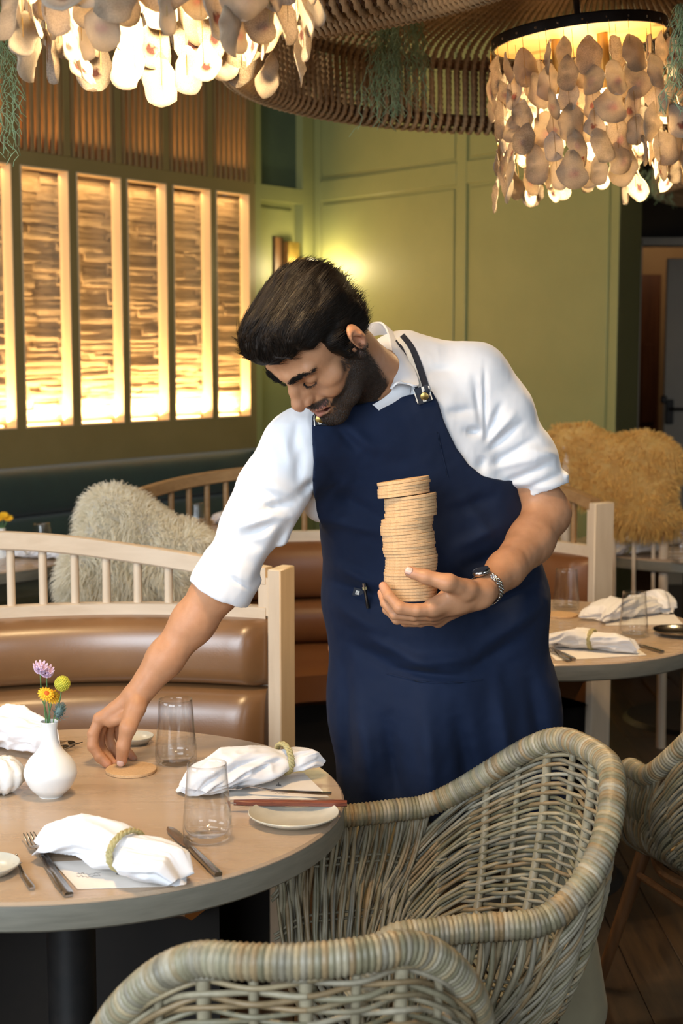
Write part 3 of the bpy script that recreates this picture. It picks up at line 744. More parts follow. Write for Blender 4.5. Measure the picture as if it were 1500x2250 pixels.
def chandelier(loc, label, seed, tilt=(.0, -.0)):
    rs = np.random.RandomState(seed); R = .205
    root = empty('shell_chandelier', loc, 0, label, 'chandelier', 'oyster shell chandeliers')
    root.rotation_euler = (tilt[0], tilt[1], 0)
    b = MB(); b.lathe([(0, .0), (R-.004, .0), (R-.004, .003), (0, .003)], 64); b.build('plate', mat('gold_lit_plate', (.30, .18, .06), .5, metal=.3, col2=(.25, .15, .05), scale=9), root)  # gold bulb light on the white underside put into the plate colour
    b = MB(); b.lathe([(R-.003, -.003), (R+.002, -.003), (R+.002, .022), (R-.003, .022)], 64, closed=True); b.lathe([(0, .022), (R+.002, .022), (R+.002, .019)], 64)
    b.build('rim', M['blackmetal'], root)
    b = MB(); b.tube([(0, 0, .02), (0, 0, RH-loc[2])], .008, 8); b.lathe([(0, .02), (.05, .02), (.045, .045), (0, .05)], 20); b.build('hanging_rod', M['blackmetal'], root)
    wires = MB(); dots = MB(); n = 24
    for i in range(n):
        a = 2*PI*(i+.5)/n; dots.lathe([(0, -.004), (.003, -.002), (.003, .002), (0, .004)], 6, (math.cos(a)*(R+.001), math.sin(a)*(R+.001), .008))
    dots.build('screw', M['steel_b'], root)
    cnt = 0
    for ring, (rad, nc, z0) in enumerate(((R+.008, 26, -.020), (R-.045, 10, -.04))):
        for i in range(nc):
            a = 2*PI*(i+.35*rs.rand())/nc; z = z0-.03*rs.rand(); c, s_ = math.cos(a)*rad, math.sin(a)*rad
            zb_ = -.335-.035*rs.rand()
            wires.tube([(c, s_, 0), (c, s_, z-.02)], .0007, 3, caps=False)
            while z > zb_+.045:
                L = .062+.034*rs.rand(); 
                o = link_mesh('shell', SHELLS[rs.randint(8)], root)
                o.location = (c+rs.randn()*.006, s_+rs.randn()*.006, z+.004); o.scale = (L*(1.0+.25*rs.rand()), L*.75, L)
                face = a+PI/2+(0 if rs.rand() < .75 else PI)+rs.randn()*.45
                o.rotation_euler = (rs.randn()*.18, rs.randn()*.20, face); cnt += 1
                z -= L*.66
            wires.tube([(c, s_, z0), (c, s_, z+.01)], .0007, 3, caps=False)
    w_ = wires.build('hanging_wire', M['brass'], root); w_['kind'] = 'stuff'
    for q in range(4):
        a = q*PI/2+.6; x, y = .075*math.cos(a), .075*math.sin(a)
        b = MB(); b.lathe([(0, -.19), (.016, -.182), (.024, -.165), (.022, -.145), (.011, -.125), (.011, -.12)], 14, (x, y, 0)); o = b.build('bulb', M['bulb'], root)
        b = MB(); b.lathe([(.012, -.125), (.013, -.09), (.013, -.0), (.0, -.0)], 10, (x, y, 0)); b.build('socket', M['brass'], o)
    # the bulbs' light
    for q in range(3):
        a = q*2*PI/3; l = point('bulb_light', (.07*math.cos(a), .07*math.sin(a), -.22), 19, (1., .68, .34), .03); l.parent = root
    return root
chandelier(P(1273, 90, 3.55), 'shell chandelier with black rim hanging at upper right', 11, (.0, -.10))
chandelier(P(343, -390, 2.32), 'large shell chandelier cut off at the upper left of the photo', 12, (.0, -.02))
# ================================================================== curved booths
def pol(c, R, th, z): return np.array([c[0]+R*math.sin(th), c[1]+R*math.cos(th), z])
def booth(c, R, t0, t1, railz, zbr, zc, label, wood, wood_z, lea, hoopm=None, sp=.0755, thick=.045):
    root = empty('curved_booth', (c[0], c[1]+R, 0), 0, label, 'booth', 'curved leather booths with spindle rails')
    A = lambda o: addto(root, o)
    th = np.linspace(t0, t1, 60)
    def rail(name, zf, h, rin, rout, m, a=None, b_=None):
        t = np.linspace(t0 if a is None else a, t1 if b_ is None else b_, 60); bb = MB()
        prof = [(rin, 0), (rin, -h+.004), (rin+.004, -h), (rout-.004, -h), (rout, -h+.004), (rout, -.004), (rout-.004, 0), (rin+.004, 0.002)]
        bb.grid(np.array([[pol(c, r, x, zf(x)+z) for r, z in prof] for x in t]), closed_v=True)
        n = len(prof)
        for k, x in ((0, t[0]), (1, t[-1])):
            V = [pol(c, r, x, zf(x)+z) for r, z in prof]; bb.add(V, [tuple(range(n)) if k else tuple(range(n))[::-1]])
        return A(bb.build(name, m, smooth=35))
    e = .032/R
    rail('top_rail', railz, .042, R-thick/2, R+thick/2, hoopm or wood, t0, t1-e)
    rail('lower_rail', lambda x: zbr, .042, R-thick/2, R+thick/2, wood, t0+e, t1-e)
    n = max(2, int((t1-t0)*R/sp)); 
    for i in range(n):
        x = t1-e-.052/R-.05/R-i*sp/R
        if x < t0+e: break
        b = MB(); b.tube([pol(c, R, x, zbr-.003), pol(c, R, x, railz(x)-.035)], .0105, 10); A(b.build('spindle', hoopm or wood_z))
    for x in (t0, t1):
        b = MB(); s_ = -1 if x == t1 else 1; zt_ = railz(x)+.004
        RR = np.stack([[math.cos(x), -math.sin(x), 0], [math.sin(x), math.cos(x), 0], [0, 0, 1.]], 1)
        b.box(pol(c, R-.0, x, zt_/2), (.034, .085, zt_), RR, .003); A(b.build('post', wood_z))
        b = MB(); xx = x+s_*(.034/R); b.box(pol(c, R, xx, (zbr+railz(x))/2-.02), (.034, thick-.004, railz(x)-zbr+.0), RR, .001); A(b.build('end_block', wood_z))
    def cushion(name, z0, z1, rb, bulge, a, b_):
        t = np.linspace(a, b_, 64); k = 14; G = []
        for x in t:
            ed = min(1, min(x-a, b_-x)*R/.055+.0); ed = math.sqrt(max(0, 1-(1-ed)**2))
            G.append([pol(c, rb-bulge*(.35+.65*ed)*(math.sin(q)**.5)-.0, x, (z0+z1)/2-math.cos(q)*(z1-z0)/2*(.985+.015*ed)) for q in np.linspace(0, PI, k)])
        G = np.array(G); bb = MB(); bb.grid(G)
        back = np.array([[pol(c, rb+.03, x, z0), pol(c, rb+.03, x, z1)] for x in t]); bb.grid(back[:, ::-1])
        bb.grid(np.stack([G[:, -1], back[:, 1]], 1)); bb.grid(np.stack([back[:, 0], G[:, 0]], 1))
        for kk in (0, -1): V = list(G[kk])+[back[kk][1], back[kk][0]]; bb.add(V, [tuple(range(len(V)))])
        return A(bb.build(name, lea, smooth=70))
    g = .018/R
    cushion('back_cushion', zc[1]+.002, zc[0], R-.005, .085, t0+g, t1-g-.004/R)
    cushion('lower_cushion', .47, zc[1]-.002, R-.005, .095, t0+g, t1-g-.012/R)
    b = MB(); b.grid(np.array([[pol(c, r, x, z) for r, z in ((R+.03, zbr-.04), (R+.03, .03), (R-.0, .03), (R-.0, zbr-.04))] for x in th]), closed_v=True); A(b.build('back_panel', lea if hoopm else wood_z, smooth=30))
    b = MB(); b.grid(np.array([[pol(c, r, x, z) for r, z in ((R-.03, .47), (R-.47, .47), (R-.50, .45), (R-.50, .36), (R-.47, .34), (R-.03, .34))] for x in th]), closed_v=True); A(b.build('seat', lea, smooth=50))
    b = MB(); b.grid(np.array([[pol(c, r, x, z) for r, z in ((R-.03, .34), (R-.34, .34), (R-.34, 0), (R-.03, 0))] for x in th]), closed_v=True); A(b.build('base', M['dark'], smooth=30))
    return root
C1 = (-.5, 2.55); R1 = .95; te = math.asin((P(618, 1400, 3.43)[0]-C1[0])/R1)
za = P(600, 1257, 3.42)[2]; zb1 = P(0, 1166, 3.47)[2]
def rz1(x):
    tm = -.62; u = abs(x-tm)
    return float(np.interp(u, [0, .35, abs(te-tm)], [zb1+.012, zb1-.0, za]))
def rz1s(x): return float(np.mean([rz1(x+d) for d in np.linspace(-.15, .15, 9)]))
booth(C1, R1, -1.62, te, rz1s, P(300, 1327, 3.48)[2], (P(300, 1362, 3.40)[2], P(300, 1517, 3.38)[2]), 'curved tan leather booth with pale spindle rail behind the front table', M['maple'], M['maple_z'], M['leather'])
C2 = (.05, 4.42); R2 = .97; t2 = math.asin((P(1316, 1200, 4.95)[0]-C2[0])/R2)
zp = P(430, 1020, 5.3)[2]; ze = P(1310, 1104, 4.95)[2]
def rz2(x): u = abs(x)/t2; return float(ze+(zp-ze)*(1-u**2.2)**.8) if u < 1 else ze
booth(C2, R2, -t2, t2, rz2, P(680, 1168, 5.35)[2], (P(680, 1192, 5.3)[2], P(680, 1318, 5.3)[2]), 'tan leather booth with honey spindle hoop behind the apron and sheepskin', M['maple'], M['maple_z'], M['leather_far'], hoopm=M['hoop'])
# ================================================================== round tables
def table(c, r, label, cat='table', base=True, grp='round dining tables', rt=.047):
    root = empty('round_table', (c[0], c[1], 0), 0, label, cat, grp)
    b = MB(); b.lathe([(0, .75), (r-.004, .75), (r, .746), (r, .75-.006)], 96); b.build('tabletop', M['tabletop'], root)
    b = MB(); b.lathe([(r, .7435), (r+.0004, .742), (r+.0004, .75-rt+.004), (r-.004, .75-rt), (0, .75-rt)], 96); b.build('edge_band', M['tableedge'], root)
    b = MB(); b.lathe([(0, .70), (.17, .70), (.17, .69), (.045, .68), (.042, .05), (.05, .03)], 28); b.build('pedestal', M['iron'], root)
    b = MB(); b.lathe([(.04, .035), (.26, .03), (.28, .012), (0, .012)], 40); b.build('foot_plate', M['iron'], root)
    return root
T1 = (-.49, 2.54); table(T1, .495, 'round taupe wooden table in the left foreground set for diners')
T2 = (.55, 4.17); table(T2, .50, 'round wooden table set behind the apron at right with upturned glasses')
T3 = (1.46, 5.97); table(T3, .50, 'blurred round table at right edge below the golden lit sheepskin')
T4 = (-1.52, 5.62); table(T4, .48, 'blurred dark table at the left edge behind the front booth')
T5 = (-.74, 6.62); table(T5, .34, 'small far table by the green banquette seen through the spindle hoop')
# ================================================================== sheepskins
def poly_sdf(pts):
    p = np.asarray(pts, np.float32); q = np.roll(p, -1, 0)
    def fn(x):
        d = np.full(len(x), 1e9, np.float32); s = np.ones(len(x), np.float32)
        for a, b in zip(p, q):
            e = b-a; w_ = x-a; t = np.clip((w_@e)/(e@e+1e-12), 0, 1); g = w_-t[:, None]*e; d = np.minimum(d, (g*g).sum(1))
            c1 = x[:, 1] >= a[1]; c2 = x[:, 1] < b[1]; c3 = e[0]*w_[:, 1] > e[1]*w_[:, 0]
            f = (c1 & c2 & c3) | (~c1 & ~c2 & ~c3); s[f] *= -1
        return s*np.sqrt(d)
    return fn
def fur_strands(V, F, n, L, r, seed, droop=.5, spread=.5, mindir=None, clump=0):
    rs = np.random.RandomState(seed); F = np.asarray(F)[:, :3]; A = V[F[:, 0]]; B = V[F[:, 1]]; C = V[F[:, 2]]
    N = np.cross(B-A, C-A); ar = np.linalg.norm(N, axis=1); N /= ar[:, None]+1e-12; pr = ar/ar.sum()
    i = rs.choice(len(F), n, p=pr); u, v = rs.rand(n, 1), rs.rand(n, 1); f = u+v > 1; u = np.where(f, 1-u, u); v = np.where(f, 1-v, v)
    p = A[i]+(B-A)[i]*u+(C-A)[i]*v; nn = N[i]
    cl = fbm(p*22+5, 2)[:, None]*np.array([1, 0, .4])+fbm(p*22+40, 2)[:, None]*np.array([0, 1., .4])
    d = nn+cl*spread*1.4+rs.randn(n, 3)*spread*.35; d /= np.linalg.norm(d, axis=1)[:, None]
    l = L*(.55+.6*rs.rand(n, 1)); g = np.array([0, 0, -1.])*droop
    p0 = p-nn*.003; p1 = p+d*l*.45+g*l*.12; p2 = p+d*l*.8+g*l*.45; p3 = p+d*l*.95+g*l*.95
    s = np.cross(d, rs.randn(n, 3)); s /= np.linalg.norm(s, axis=1)[:, None]
    W = np.stack([p0-s*r, p0+s*r, p1-s*r*.9, p1+s*r*.9, p2-s*r*.55, p2+s*r*.55, p3], 1).reshape(-1, 3)
    k = np.arange(n)[:, None]*7
    T = np.concatenate([k+[[0, 1, 3]], k+[[0, 3, 2]], k+[[2, 3, 5]], k+[[2, 5, 4]], k+[[4, 5, 6]]], 0)
    sh = np.repeat(.93+.07*rs.rand(n), 7)
    return W, T, np.stack([sh, sh, sh*.98], 1)
def sheepskin(poly, Y, th, label, m, seed, n, L, r, lean=0., hh=.014):
    pts = [P(a, b, Y)[[0, 2]] for a, b in poly]; pf = poly_sdf(pts); arr = np.array(pts)
    lo = np.array([arr[:, 0].min()-.08, Y-th*2-.1, arr[:, 1].min()-.08]); hi = np.array([arr[:, 0].max()+.08, Y+th*2+.1, arr[:, 1].max()+.08])
    S = SDF()
    def fn(p):
        d2 = pf(p[:, [0, 2]])+th*.8; d1 = np.abs(p[:, 1]-Y-.02*np.sin(p[:, 0]*9)-.02*np.sin(p[:, 2]*11+1))-th*.35
        q = np.stack([d2, d1], 1); return np.sqrt((np.maximum(q, 0)**2).sum(1))+np.minimum(q.max(1), 0)-th*.75+.012*fbm(p*13, 2)
    S.fun(fn, 0, 'u', (lo+hi)/2, np.linalg.norm(hi-lo)/2); S.ops[-1] = S.ops[-1][:5]+(True,)
    root = empty('sheepskin', (float(arr[:, 0].mean()), Y, float(arr[:, 1].min())), 0, label, 'throw')
    o = sdf_obj('hide', S, hh, m, root, lambda V: np.full((len(V), 3), .92), lo, hi); o.matrix_parent_inverse = Matrix.Translation(-Vector(root.location))
    V = np.array([v.co for v in o.data.vertices]); F = np.array([list(p.vertices)[:4] for p in o.data.polygons]); 
    F2 = np.concatenate([F[:, [0, 1, 2]], F[:, [0, 2, 3]]])
    W, T, c = fur_strands(V, F2, n, L, r, seed)
    f = mk('fur', W, T, m, root, True, color=c); f['kind'] = 'stuff'; f.matrix_parent_inverse = Matrix.Translation(-Vector(root.location))
    return root
sheepskin([(150, 1380), (146, 1250), (172, 1200), (183, 1130), (200, 1085), (245, 1075), (300, 1095), (345, 1130), (390, 1150), (435, 1160), (462, 1195), (425, 1215), (424, 1330), (415, 1390)], 4.28, .055, 'shaggy white sheepskin draped over the seat back behind the front booth rail', M['fur'], 3, 24000, .050, .0012)
sheepskin([(1218, 940), (1290, 932), (1345, 955), (1420, 952), (1482, 972), (1505, 1005), (1478, 1050), (1472, 1095), (1497, 1148), (1470, 1170), (1340, 1170), (1322, 1110), (1262, 1100), (1235, 1050), (1212, 985)], 5.72-.12, .06, 'golden lit sheepskin draped over a seat back against the green wall', M['fur_warm'], 4, 9000, .035, .0018)
# pale chair frame that carries the white sheepskin, and the seat back under the golden lit one
def seatback(c, w, z, label, th, m):
    root = empty('dining_chair', (c[0], c[1], 0), th, label, 'chair')
    for s in (-1, 1):
        b = MB(); b.tube([(s*w/2, 0, 0), (s*w/2, .02, .45), (s*w/2, .05, z)], .019, 10); b.build('leg', m, root)
        b = MB(); b.tube([(s*w/2*.95, -.42, 0), (s*w/2, -.42, .45)], .019, 10); b.build('leg', m, root)
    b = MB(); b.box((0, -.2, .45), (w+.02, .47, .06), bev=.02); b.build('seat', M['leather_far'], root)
    b = MB(); b.tube([(-w/2-.02, .05, z), (0, .085, z+.012), (w/2+.02, .05, z)], .02, 10); b.build('top_rail', m, root)
    for q in range(5):
        x = (q-2)*w/5; b = MB(); b.tube([(x, .02, .47), (x, .07, z)], .008, 8); b.build('spindle', m, root)
    return root
cx_ = (P(300, 1150, 4.28)[0]); seatback((cx_-.01, 4.25), .22, P(300, 1150, 4.28)[2], 'pale wooden chair hidden under the shaggy white sheepskin', 0, M['maple_z'])
cx_ = (P(1350, 1050, 5.6)[0]); seatback((cx_-.0, 5.54), .38, P(1350, 985, 5.6)[2], 'wooden chair hidden under the golden lit sheepskin', 0, M['maple_z'])
# ================================================================== table settings
TZ = .75
EXTRA_BASE = True
def on(px, py, z=TZ): return PZ(px, py, z)
def tumbler(loc, label, grp=None, H=.128, rb=.0405, rtp=.0325, flip=False):
    n = 44; th = .0013
    o = [(0, 0), (rb*.70, 0), (rb*.9, .0015), (rb, .010), (rb*.995, .03), (rb+(rtp-rb)*.55, H*.62), (rtp, H-.001)]
    i = [(rtp-th, H-.0005), (rb+(rtp-rb)*.55-th, H*.62), (rb-.0022, .032), (rb-.004, .016), (rb*.72, .009), (0, .0075)]
    oc = [tuple(p) for p in catmull([(a, b) for a, b in o[1:]], 4)]; ic = [tuple(p) for p in catmull([(a, b) for a, b in i[:-1]], 4)]
    prof = [(0, 0)]+oc+ic+[i[-1]]
    if flip: prof = [(a, H-b) for a, b in prof][::-1]
    b = MB(); b.lathe(prof, n); ob = b.build('tumbler', M['glass'], smooth=True); ob.location = loc
    return tag(ob, label, 'glass', grp)
def lift(v, dz): v = np.array(v, float); v[2] += dz; return v
tumbler(on(387, 1676), 'clear upturned tumbler by the reaching hand in front of the booth')
tumbler(on(456, 1842), 'clear tumbler between the two napkins on the front table')
tumbler(on(1243, 1338), 'upturned glass on a coaster beside the apron on the rear table')
tumbler(on(1391, 1398), 'upturned glass in front of the pink lit napkin on the rear table')
tumbler(on(1433, 1207, .75), 'small blurred glass on the far right table behind its napkins', H=.12)
tumbler(on(1497, 1238, .75), 'bright blurred glass at the right photo edge on far table', H=.13)
tumbler(on(93, 1215, .75), 'blurred glass on the dark table behind the booth at left', H=.12)
tumbler(on(432, 1158, .75), 'tiny glass seen through the spindle hoop beside the sheepskin', H=.11)
def coaster(loc, label, grp=None, r=.0505, t=.0055, R=None):
    b = MB(); b.lathe([(0, 0), (r-.0006, 0), (r, .0006), (r, t-.0006), (r-.0006, t), (0, t)], 56)
    o = b.build('cork_coaster', M['cork']); o.location = loc
    if R is not None: o.rotation_euler = Matrix(R.tolist()).to_euler()
    return tag(o, label, 'coaster', grp)
CST = on(288, 1695); coaster(lift(CST, .0005), 'round cork coaster being set on the front table under the fingertips', r=.0485)
coaster(lift(on(1232, 1353), .0005), 'round orange lit coaster under the upturned glass beside the apron')
# napkins ------------------------------------------------------------
def napkin(p0, p1, label, seed, w=.045, hgt=.04, ringpos=None, ends=(1.15, .8), lift_=.004, m=None, grp=None, mid=None, flap=True):
    rs = np.random.RandomState(seed); p0 = np.asarray(p0, float); p1 = np.asarray(p1, float); L = np.linalg.norm(p1-p0); d = (p1-p0)/L; sd = np.cross([0, 0, 1.], d)
    root = empty('napkin', tuple(p0+(p1-p0)*.5), 0, label, 'napkin', grp)
    n, k = 96, 96; G = np.zeros((n, k, 3)); ph = rs.rand(8)*6.28
    ii, jj = np.meshgrid(np.arange(n)/(n-1), 2*PI*np.arange(k)/k, indexing='ij'); tw = ii*1.6
    q3 = np.stack([np.cos(jj+tw)*1.7+seed*3.1, np.sin(jj+tw)*1.7, ii*3.2], -1)
    rid = 1-np.abs(vnoise(q3)*2.2); rid2 = 1-np.abs(vnoise(q3*2.1+9)*2.0); NZ = .20*(rid-.45)+.10*(rid2-.45)+.18*vnoise(q3*.7+4)
    loose = 1-.72*np.exp(-((ii-(ringpos if ringpos is not None else 9.))/.09)**2); NZ = NZ*loose
    rp = ringpos if ringpos is not None else 2.
    for i in range(n):
        s = i/(n-1)
        wd_ = w*np.interp(s, [0, .12, .5, .9, 1], [ends[0]*.8, ends[0], 1.05, ends[1], ends[1]*.55]); hh = hgt*np.interp(s, [0, .06, .3, .6, .93, 1], [.35, .75, 1.15, 1., .8, .3])
        pin = 1-.30*math.exp(-((s-rp)/.075)**2); wd_ *= pin; hh *= 1-.12*math.exp(-((s-rp)/.06)**2)
        for j in range(k):
            a = 2*PI*j/k
            f = 1+.09*math.sin(3*a+ph[0]+s*2.)+.05*math.sin(2*a+ph[3]+s*7)+NZ[i, j]
            f += .20*math.exp(-s/.10)*math.sin(6*a+ph[5])
            x = wd_*math.cos(a)*f; z = hh*.5*(1+math.sin(a)*f*.95)
            z = max(z, .0)+.0016*math.sin(7*a+ph[5])*0
            G[i, j] = p0+d*(L*s+.012*math.sin(a*2+ph[6])*(1-s)*1.4+.006*math.sin(3*a)*s)+sd*x+np.array([0, 0, z+lift_])
    b = MB(); b.grid(G, closed_v=True)
    for e in (0, n-1):
        c = G[e].mean(0)+d*(.035 if e == 0 else -.002); V = np.concatenate([G[e], [c]]); b.add(V, [((j+1) % k, j, k) if e == 0 else (j, (j+1) % k, k) for j in range(k)])
    o = b.build('folded_cloth', m or M['linen'], smooth=True); addto(root, o)
    if False:   # loose corners fanning out at the open end
        for q in range(3):
            t = np.linspace(0, 1, 14); u = np.linspace(0, 1, 12); G2 = np.zeros((14, 12, 3)); off = (q-1)*w*.62+rs.randn()*.004; up = hgt*(.35+.45*rs.rand()); le = .035+.03*rs.rand(); tw = rs.randn()*.5
            for i, tt in enumerate(t):
                for j, uu in enumerate(u):
                    x = off+(uu-.5)*w*.95*(1-.35*tt)+tt*tw*.02; yy = .03-tt*(le+.03); zz = up*(1-tt*.75)*(.55+.45*math.sin(uu*PI+.3*q))+.003+.005*math.sin(uu*9+tt*4+q)
                    G2[i, j] = p0+d*yy+sd*x+np.array([0, 0, max(zz, .002)+lift_])
            bb = MB(); bb.grid(G2, thick=.0014); o = bb.build('corner_flap', m or M['linen'], smooth=60); addto(root, o)
    if ringpos is not None:
        s = ringpos; c = p0+d*(L*s)+np.array([0, 0, hgt*.52+lift_]); aa = np.linspace(0, 2*PI, 40)[:-1]
        rx, rz_ = w*.78, hgt*.50; rg = MB()
        for kk in range(3):
            q = [c+sd*(rx*math.cos(t_))+np.array([0, 0, max(rz_*math.sin(t_), -hgt*.5)])+d*(.0045*math.sin(9*t_+kk*2.1))+(sd*math.cos(t_)+np.array([0, 0, math.sin(t_)]))*.0016*math.cos(9*t_+kk*2.1) for t_ in aa]
            rg.tube(q, .0030, 7, closed=True)
        o = rg.build('napkin_ring', M['raffia'], smooth=True); tag(o, 'golden braided ring around '+label.replace('napkin', 'napkin', 1)[:60], 'napkin ring')
        ws = label.split(); o['label'] = ('golden braided ring around the '+' '.join(ws))[:200]
        o['label'] = ' '.join(o['label'].split()[:15])
    return root
napkin(on(112, 1868), lift(on(400, 1950), .002), 'white rolled napkin at the near edge of the front table', 1, .050, .060, .60, lift_=.002)
napkin(on(412, 1745), lift(on(702, 1700), .012), 'white rolled napkin beyond the clear tumbler on the front table', 2, .042, .055, .72, ends=(1.35, .75), lift_=.003)
napkin(on(-28, 1640), on(118, 1668), 'white napkin standing at the left edge behind the vase', 3, .035, .075, None, ends=(1.1, .8), flap=False)
M['linen_warm'] = mat('white_linen_far', (.74, .70, .66), .85, sheen=.2, col2=(.70, .66, .62), scale=14, bump=[(30, .25, 'noise', (1, 1, 1), .004)])
M['raffia_tan'] = mat('tan_ring_braid', (.40, .21, .05), .6, col2=(.30, .15, .035), scale=90)
napkin(on(1212, 1420), on(1398, 1438), 'napkin with tan ring at the near edge of the rear table', 4, .040, .050, .48, ends=(1.2, .7), m=M['linen_warm'])
napkin(on(1308, 1368), on(1440, 1345), 'pinkish napkin behind the upturned glass on the rear table', 5, .045, .060, None, ends=(1.1, 1.1), m=M['linen_warm'])
napkin(on(1462, 1350), on(1420, 1330), 'rounded napkin end right of the pinkish napkin on rear table', 15, .035, .055, None, ends=(1.1, 1.1), m=M['linen_warm'], flap=False)
napkin(on(1332, 1222), on(1442, 1212), 'blurred napkin with ring at the near side of far right table', 6, .045, .050, .35, ends=(1., .9), m=M['linen_warm'])
napkin(on(1370, 1200), on(1490, 1196), 'blurred pale napkin at the back of the far right table', 7, .05, .065, None, ends=(1.1, 1.), m=M['linen_warm'], flap=False)
napkin(on(-20, 1222), on(60, 1226), 'blurred white napkin at the left photo edge on dark table', 8, .05, .055, None, flap=False)
napkin(on(72, 1226), on(150, 1230), 'blurred white napkin right of its neighbour on the dark table', 9, .045, .05, None, flap=False)
napkin(on(475, 1150), on(530, 1153), 'tiny napkin on the small table seen through the spindle hoop', 10, .05, .05, None, flap=False)
# menus ----------------------------------------------------------------
def menu(cn, label, prints=()):
    """cn: four corners (pixels) on the table"""
    q = [on(*c) for c in cn]; b = MB(); V = [lift(v, .0012) for v in q]+[lift(v, .0006) for v in q]
    b.add(V, [(0, 1, 2, 3), (7, 6, 5, 4), (0, 4, 5, 1), (1, 5, 6, 2), (2, 6, 7, 3), (3, 7, 4, 0)]); o = b.build('menu_card', M['paper'], smooth=False)
    root = tag(o, label, 'menu')
    for (px, py, kind) in prints:
        c = lift(on(px, py), .0016); u = (q[1]-q[0])/np.linalg.norm(q[1]-q[0]); v = np.cross([0, 0, 1.], u); b = MB()
        if kind == 'dot':
            b.tube([c+u*.004*math.cos(t)+v*.004*math.sin(t) for t in np.linspace(0, 2*PI, 20)[:-1]], .0009, 4, closed=True, flat=(.3, 1), up=(0, 0, 1)); b.tube([c+u*.0015*math.cos(t)+v*.0015*math.sin(t) for t in np.linspace(0, 2*PI, 8)[:-1]], .0009, 4, closed=True, flat=(.3, 1), up=(0, 0, 1))
            b.tube([c+v*.005, c+v*.016+u*.001], .0006, 4, flat=(.3, 1), up=(0, 0, 1))
        else:
            for ln in range(2):
                t = np.linspace(0, 1, 60); b.tube([c+u*((x-.5)*.036)+v*(.0035*math.sin(x*34+ln)*(1 if x < .3 else .55)-ln*.011+.003*math.sin(x*9)) for x in t], .0004, 3, flat=(.3, 1), up=(0, 0, 1))
        b.build('print', M['ink'], o)
    return root
menu([(170, 1955), (372, 1948), (330, 1885), (115, 1895)], 'menu card under the near napkin on the front table', [(262, 1922, 'dot'), (195, 1922, 'script')])
menu([(505, 1758), (722, 1752), (668, 1700), (455, 1706)], 'menu card with a small emblem under the farther napkin', [(612, 1727, 'dot'), (622, 1741, 'script')])
menu([(1222, 1452), (1420, 1440), (1360, 1398), (1180, 1412)], 'yellowish lit menu card under the ringed napkin on the rear table')
menu([(1330, 1375), (1500, 1372), (1480, 1350), (1330, 1350)], 'menu card under the pinkish napkin on the rear table')
# cutlery --------------------------------------------------------------
def bar(b, pts, w, t, n=8): b.tube(pts, 1., n, up=(0, 0, 1)) if False else None
def ribbon(b, pts, w, t, up=(0, 0, 1.)):
    pts = np.asarray(pts, float); m = len(pts); w = np.broadcast_to(w, (m,)); t = np.broadcast_to(t, (m,))
    T = np.gradient(pts, axis=0); T /= np.linalg.norm(T, axis=1)[:, None]; S = np.cross(np.asarray(up)[None], T); S /= np.linalg.norm(S, axis=1)[:, None]; U = np.cross(T, S)
    an = np.arange(8)*2*PI/8+PI/8; cx, cy = np.sign(np.cos(an))*np.abs(np.cos(an))**.6, np.sign(np.sin(an))*np.abs(np.sin(an))**.6
    G = pts[:, None]+S[:, None]*cx[None, :, None]*w[:, None, None]*.5+U[:, None]*cy[None, :, None]*t[:, None, None]*.5
    b.grid(G, closed_v=True); b.add(G[0], [tuple(range(8))[::-1]]); b.add(G[-1], [tuple(range(8))])
def cut_axis(a, b_): a = np.asarray(a, float); b_ = np.asarray(b_, float); d = (b_-a); L = np.linalg.norm(d); d /= L; return a, d, np.cross([0, 0, 1.], d), L
def fork(hend, tip, label, m=None, ntine=4, z=.0, grp=None, sc=1.):
    a, d, s, L = cut_axis(hend, tip); m = m or M['steel']; root = empty('fork', tuple(a+d*L*.5), 0, label, 'fork', grp); zz = lambda h: np.array([0, 0, z+h])
    b = MB(); t = np.linspace(0, .70, 14); ribbon(b, [a+d*L*x+zz(.004+.006*sm(x, .45, .7)) for x in t], np.interp(t, [0, .1, .45, .6, .7], [.011, .013, .009, .006, .007])*sc, np.interp(t, [0, .4, .7], [.0045, .004, .003])*sc); addto(root, b.build('handle', m))
    b = MB(); t = np.linspace(.69, .80, 8); ribbon(b, [a+d*L*x+zz(.010-.004*sm(x, .7, .8)) for x in t], np.interp(t, [.69, .74, .80], [.008, .021, .023])*sc, .0022); addto(root, b.build('head', m))
    for q in range(ntine):
        o = (q-(ntine-1)/2)*(.0215/ntine*1.05)*sc; b = MB(); t = np.linspace(.79, 1, 7); ribbon(b, [a+d*L*x+s*o+zz(.006+.006*sm(x, .85, 1.0)) for x in t], np.interp(t, [.79, .97, 1.], [.0034, .0028, .0012])*sc, .0018); addto(root, b.build('tine', m))
    return root
def knife(hend, tip, label, m=None, hm=None, z=0., wood=False, grp=None, rounded=False):
    a, d, s, L = cut_axis(hend, tip); m = m or M['steel']; root = empty('knife', tuple(a+d*L*.5), 0, label, 'knife', grp); zz = lambda h: np.array([0, 0, z+h])
    hf = .93 if wood else .52
    b = MB(); t = np.linspace(0, hf, 18); wv = np.interp(t, [0, .02, .15, .35, .55, .8, .93], [.010, .018, .020, .015, .0175, .016, .007]) if wood else np.interp(t, [0, .02, .4, .52], [.013, .015, .012, .010])
    ribbon(b, [a+d*L*x+zz(.005) for x in t], wv, .010 if wood else .007); addto(root, b.build('handle', hm or m))
    b = MB(); t = np.linspace(hf-.02, 1, 14); wb_ = np.interp(t, [.5, .56, .65, .9, .97, 1], [.009, .011, .019, .019, .013, .004]) if rounded else np.interp(t, [.5, .55, .8, 1.], [.011, .015, .015, .003]); ribbon(b, [a+d*L*x+zz(.004) for x in t], wb_, .0018); addto(root, b.build('blade', m))
    return root
M['steel_warm'] = M['steel']
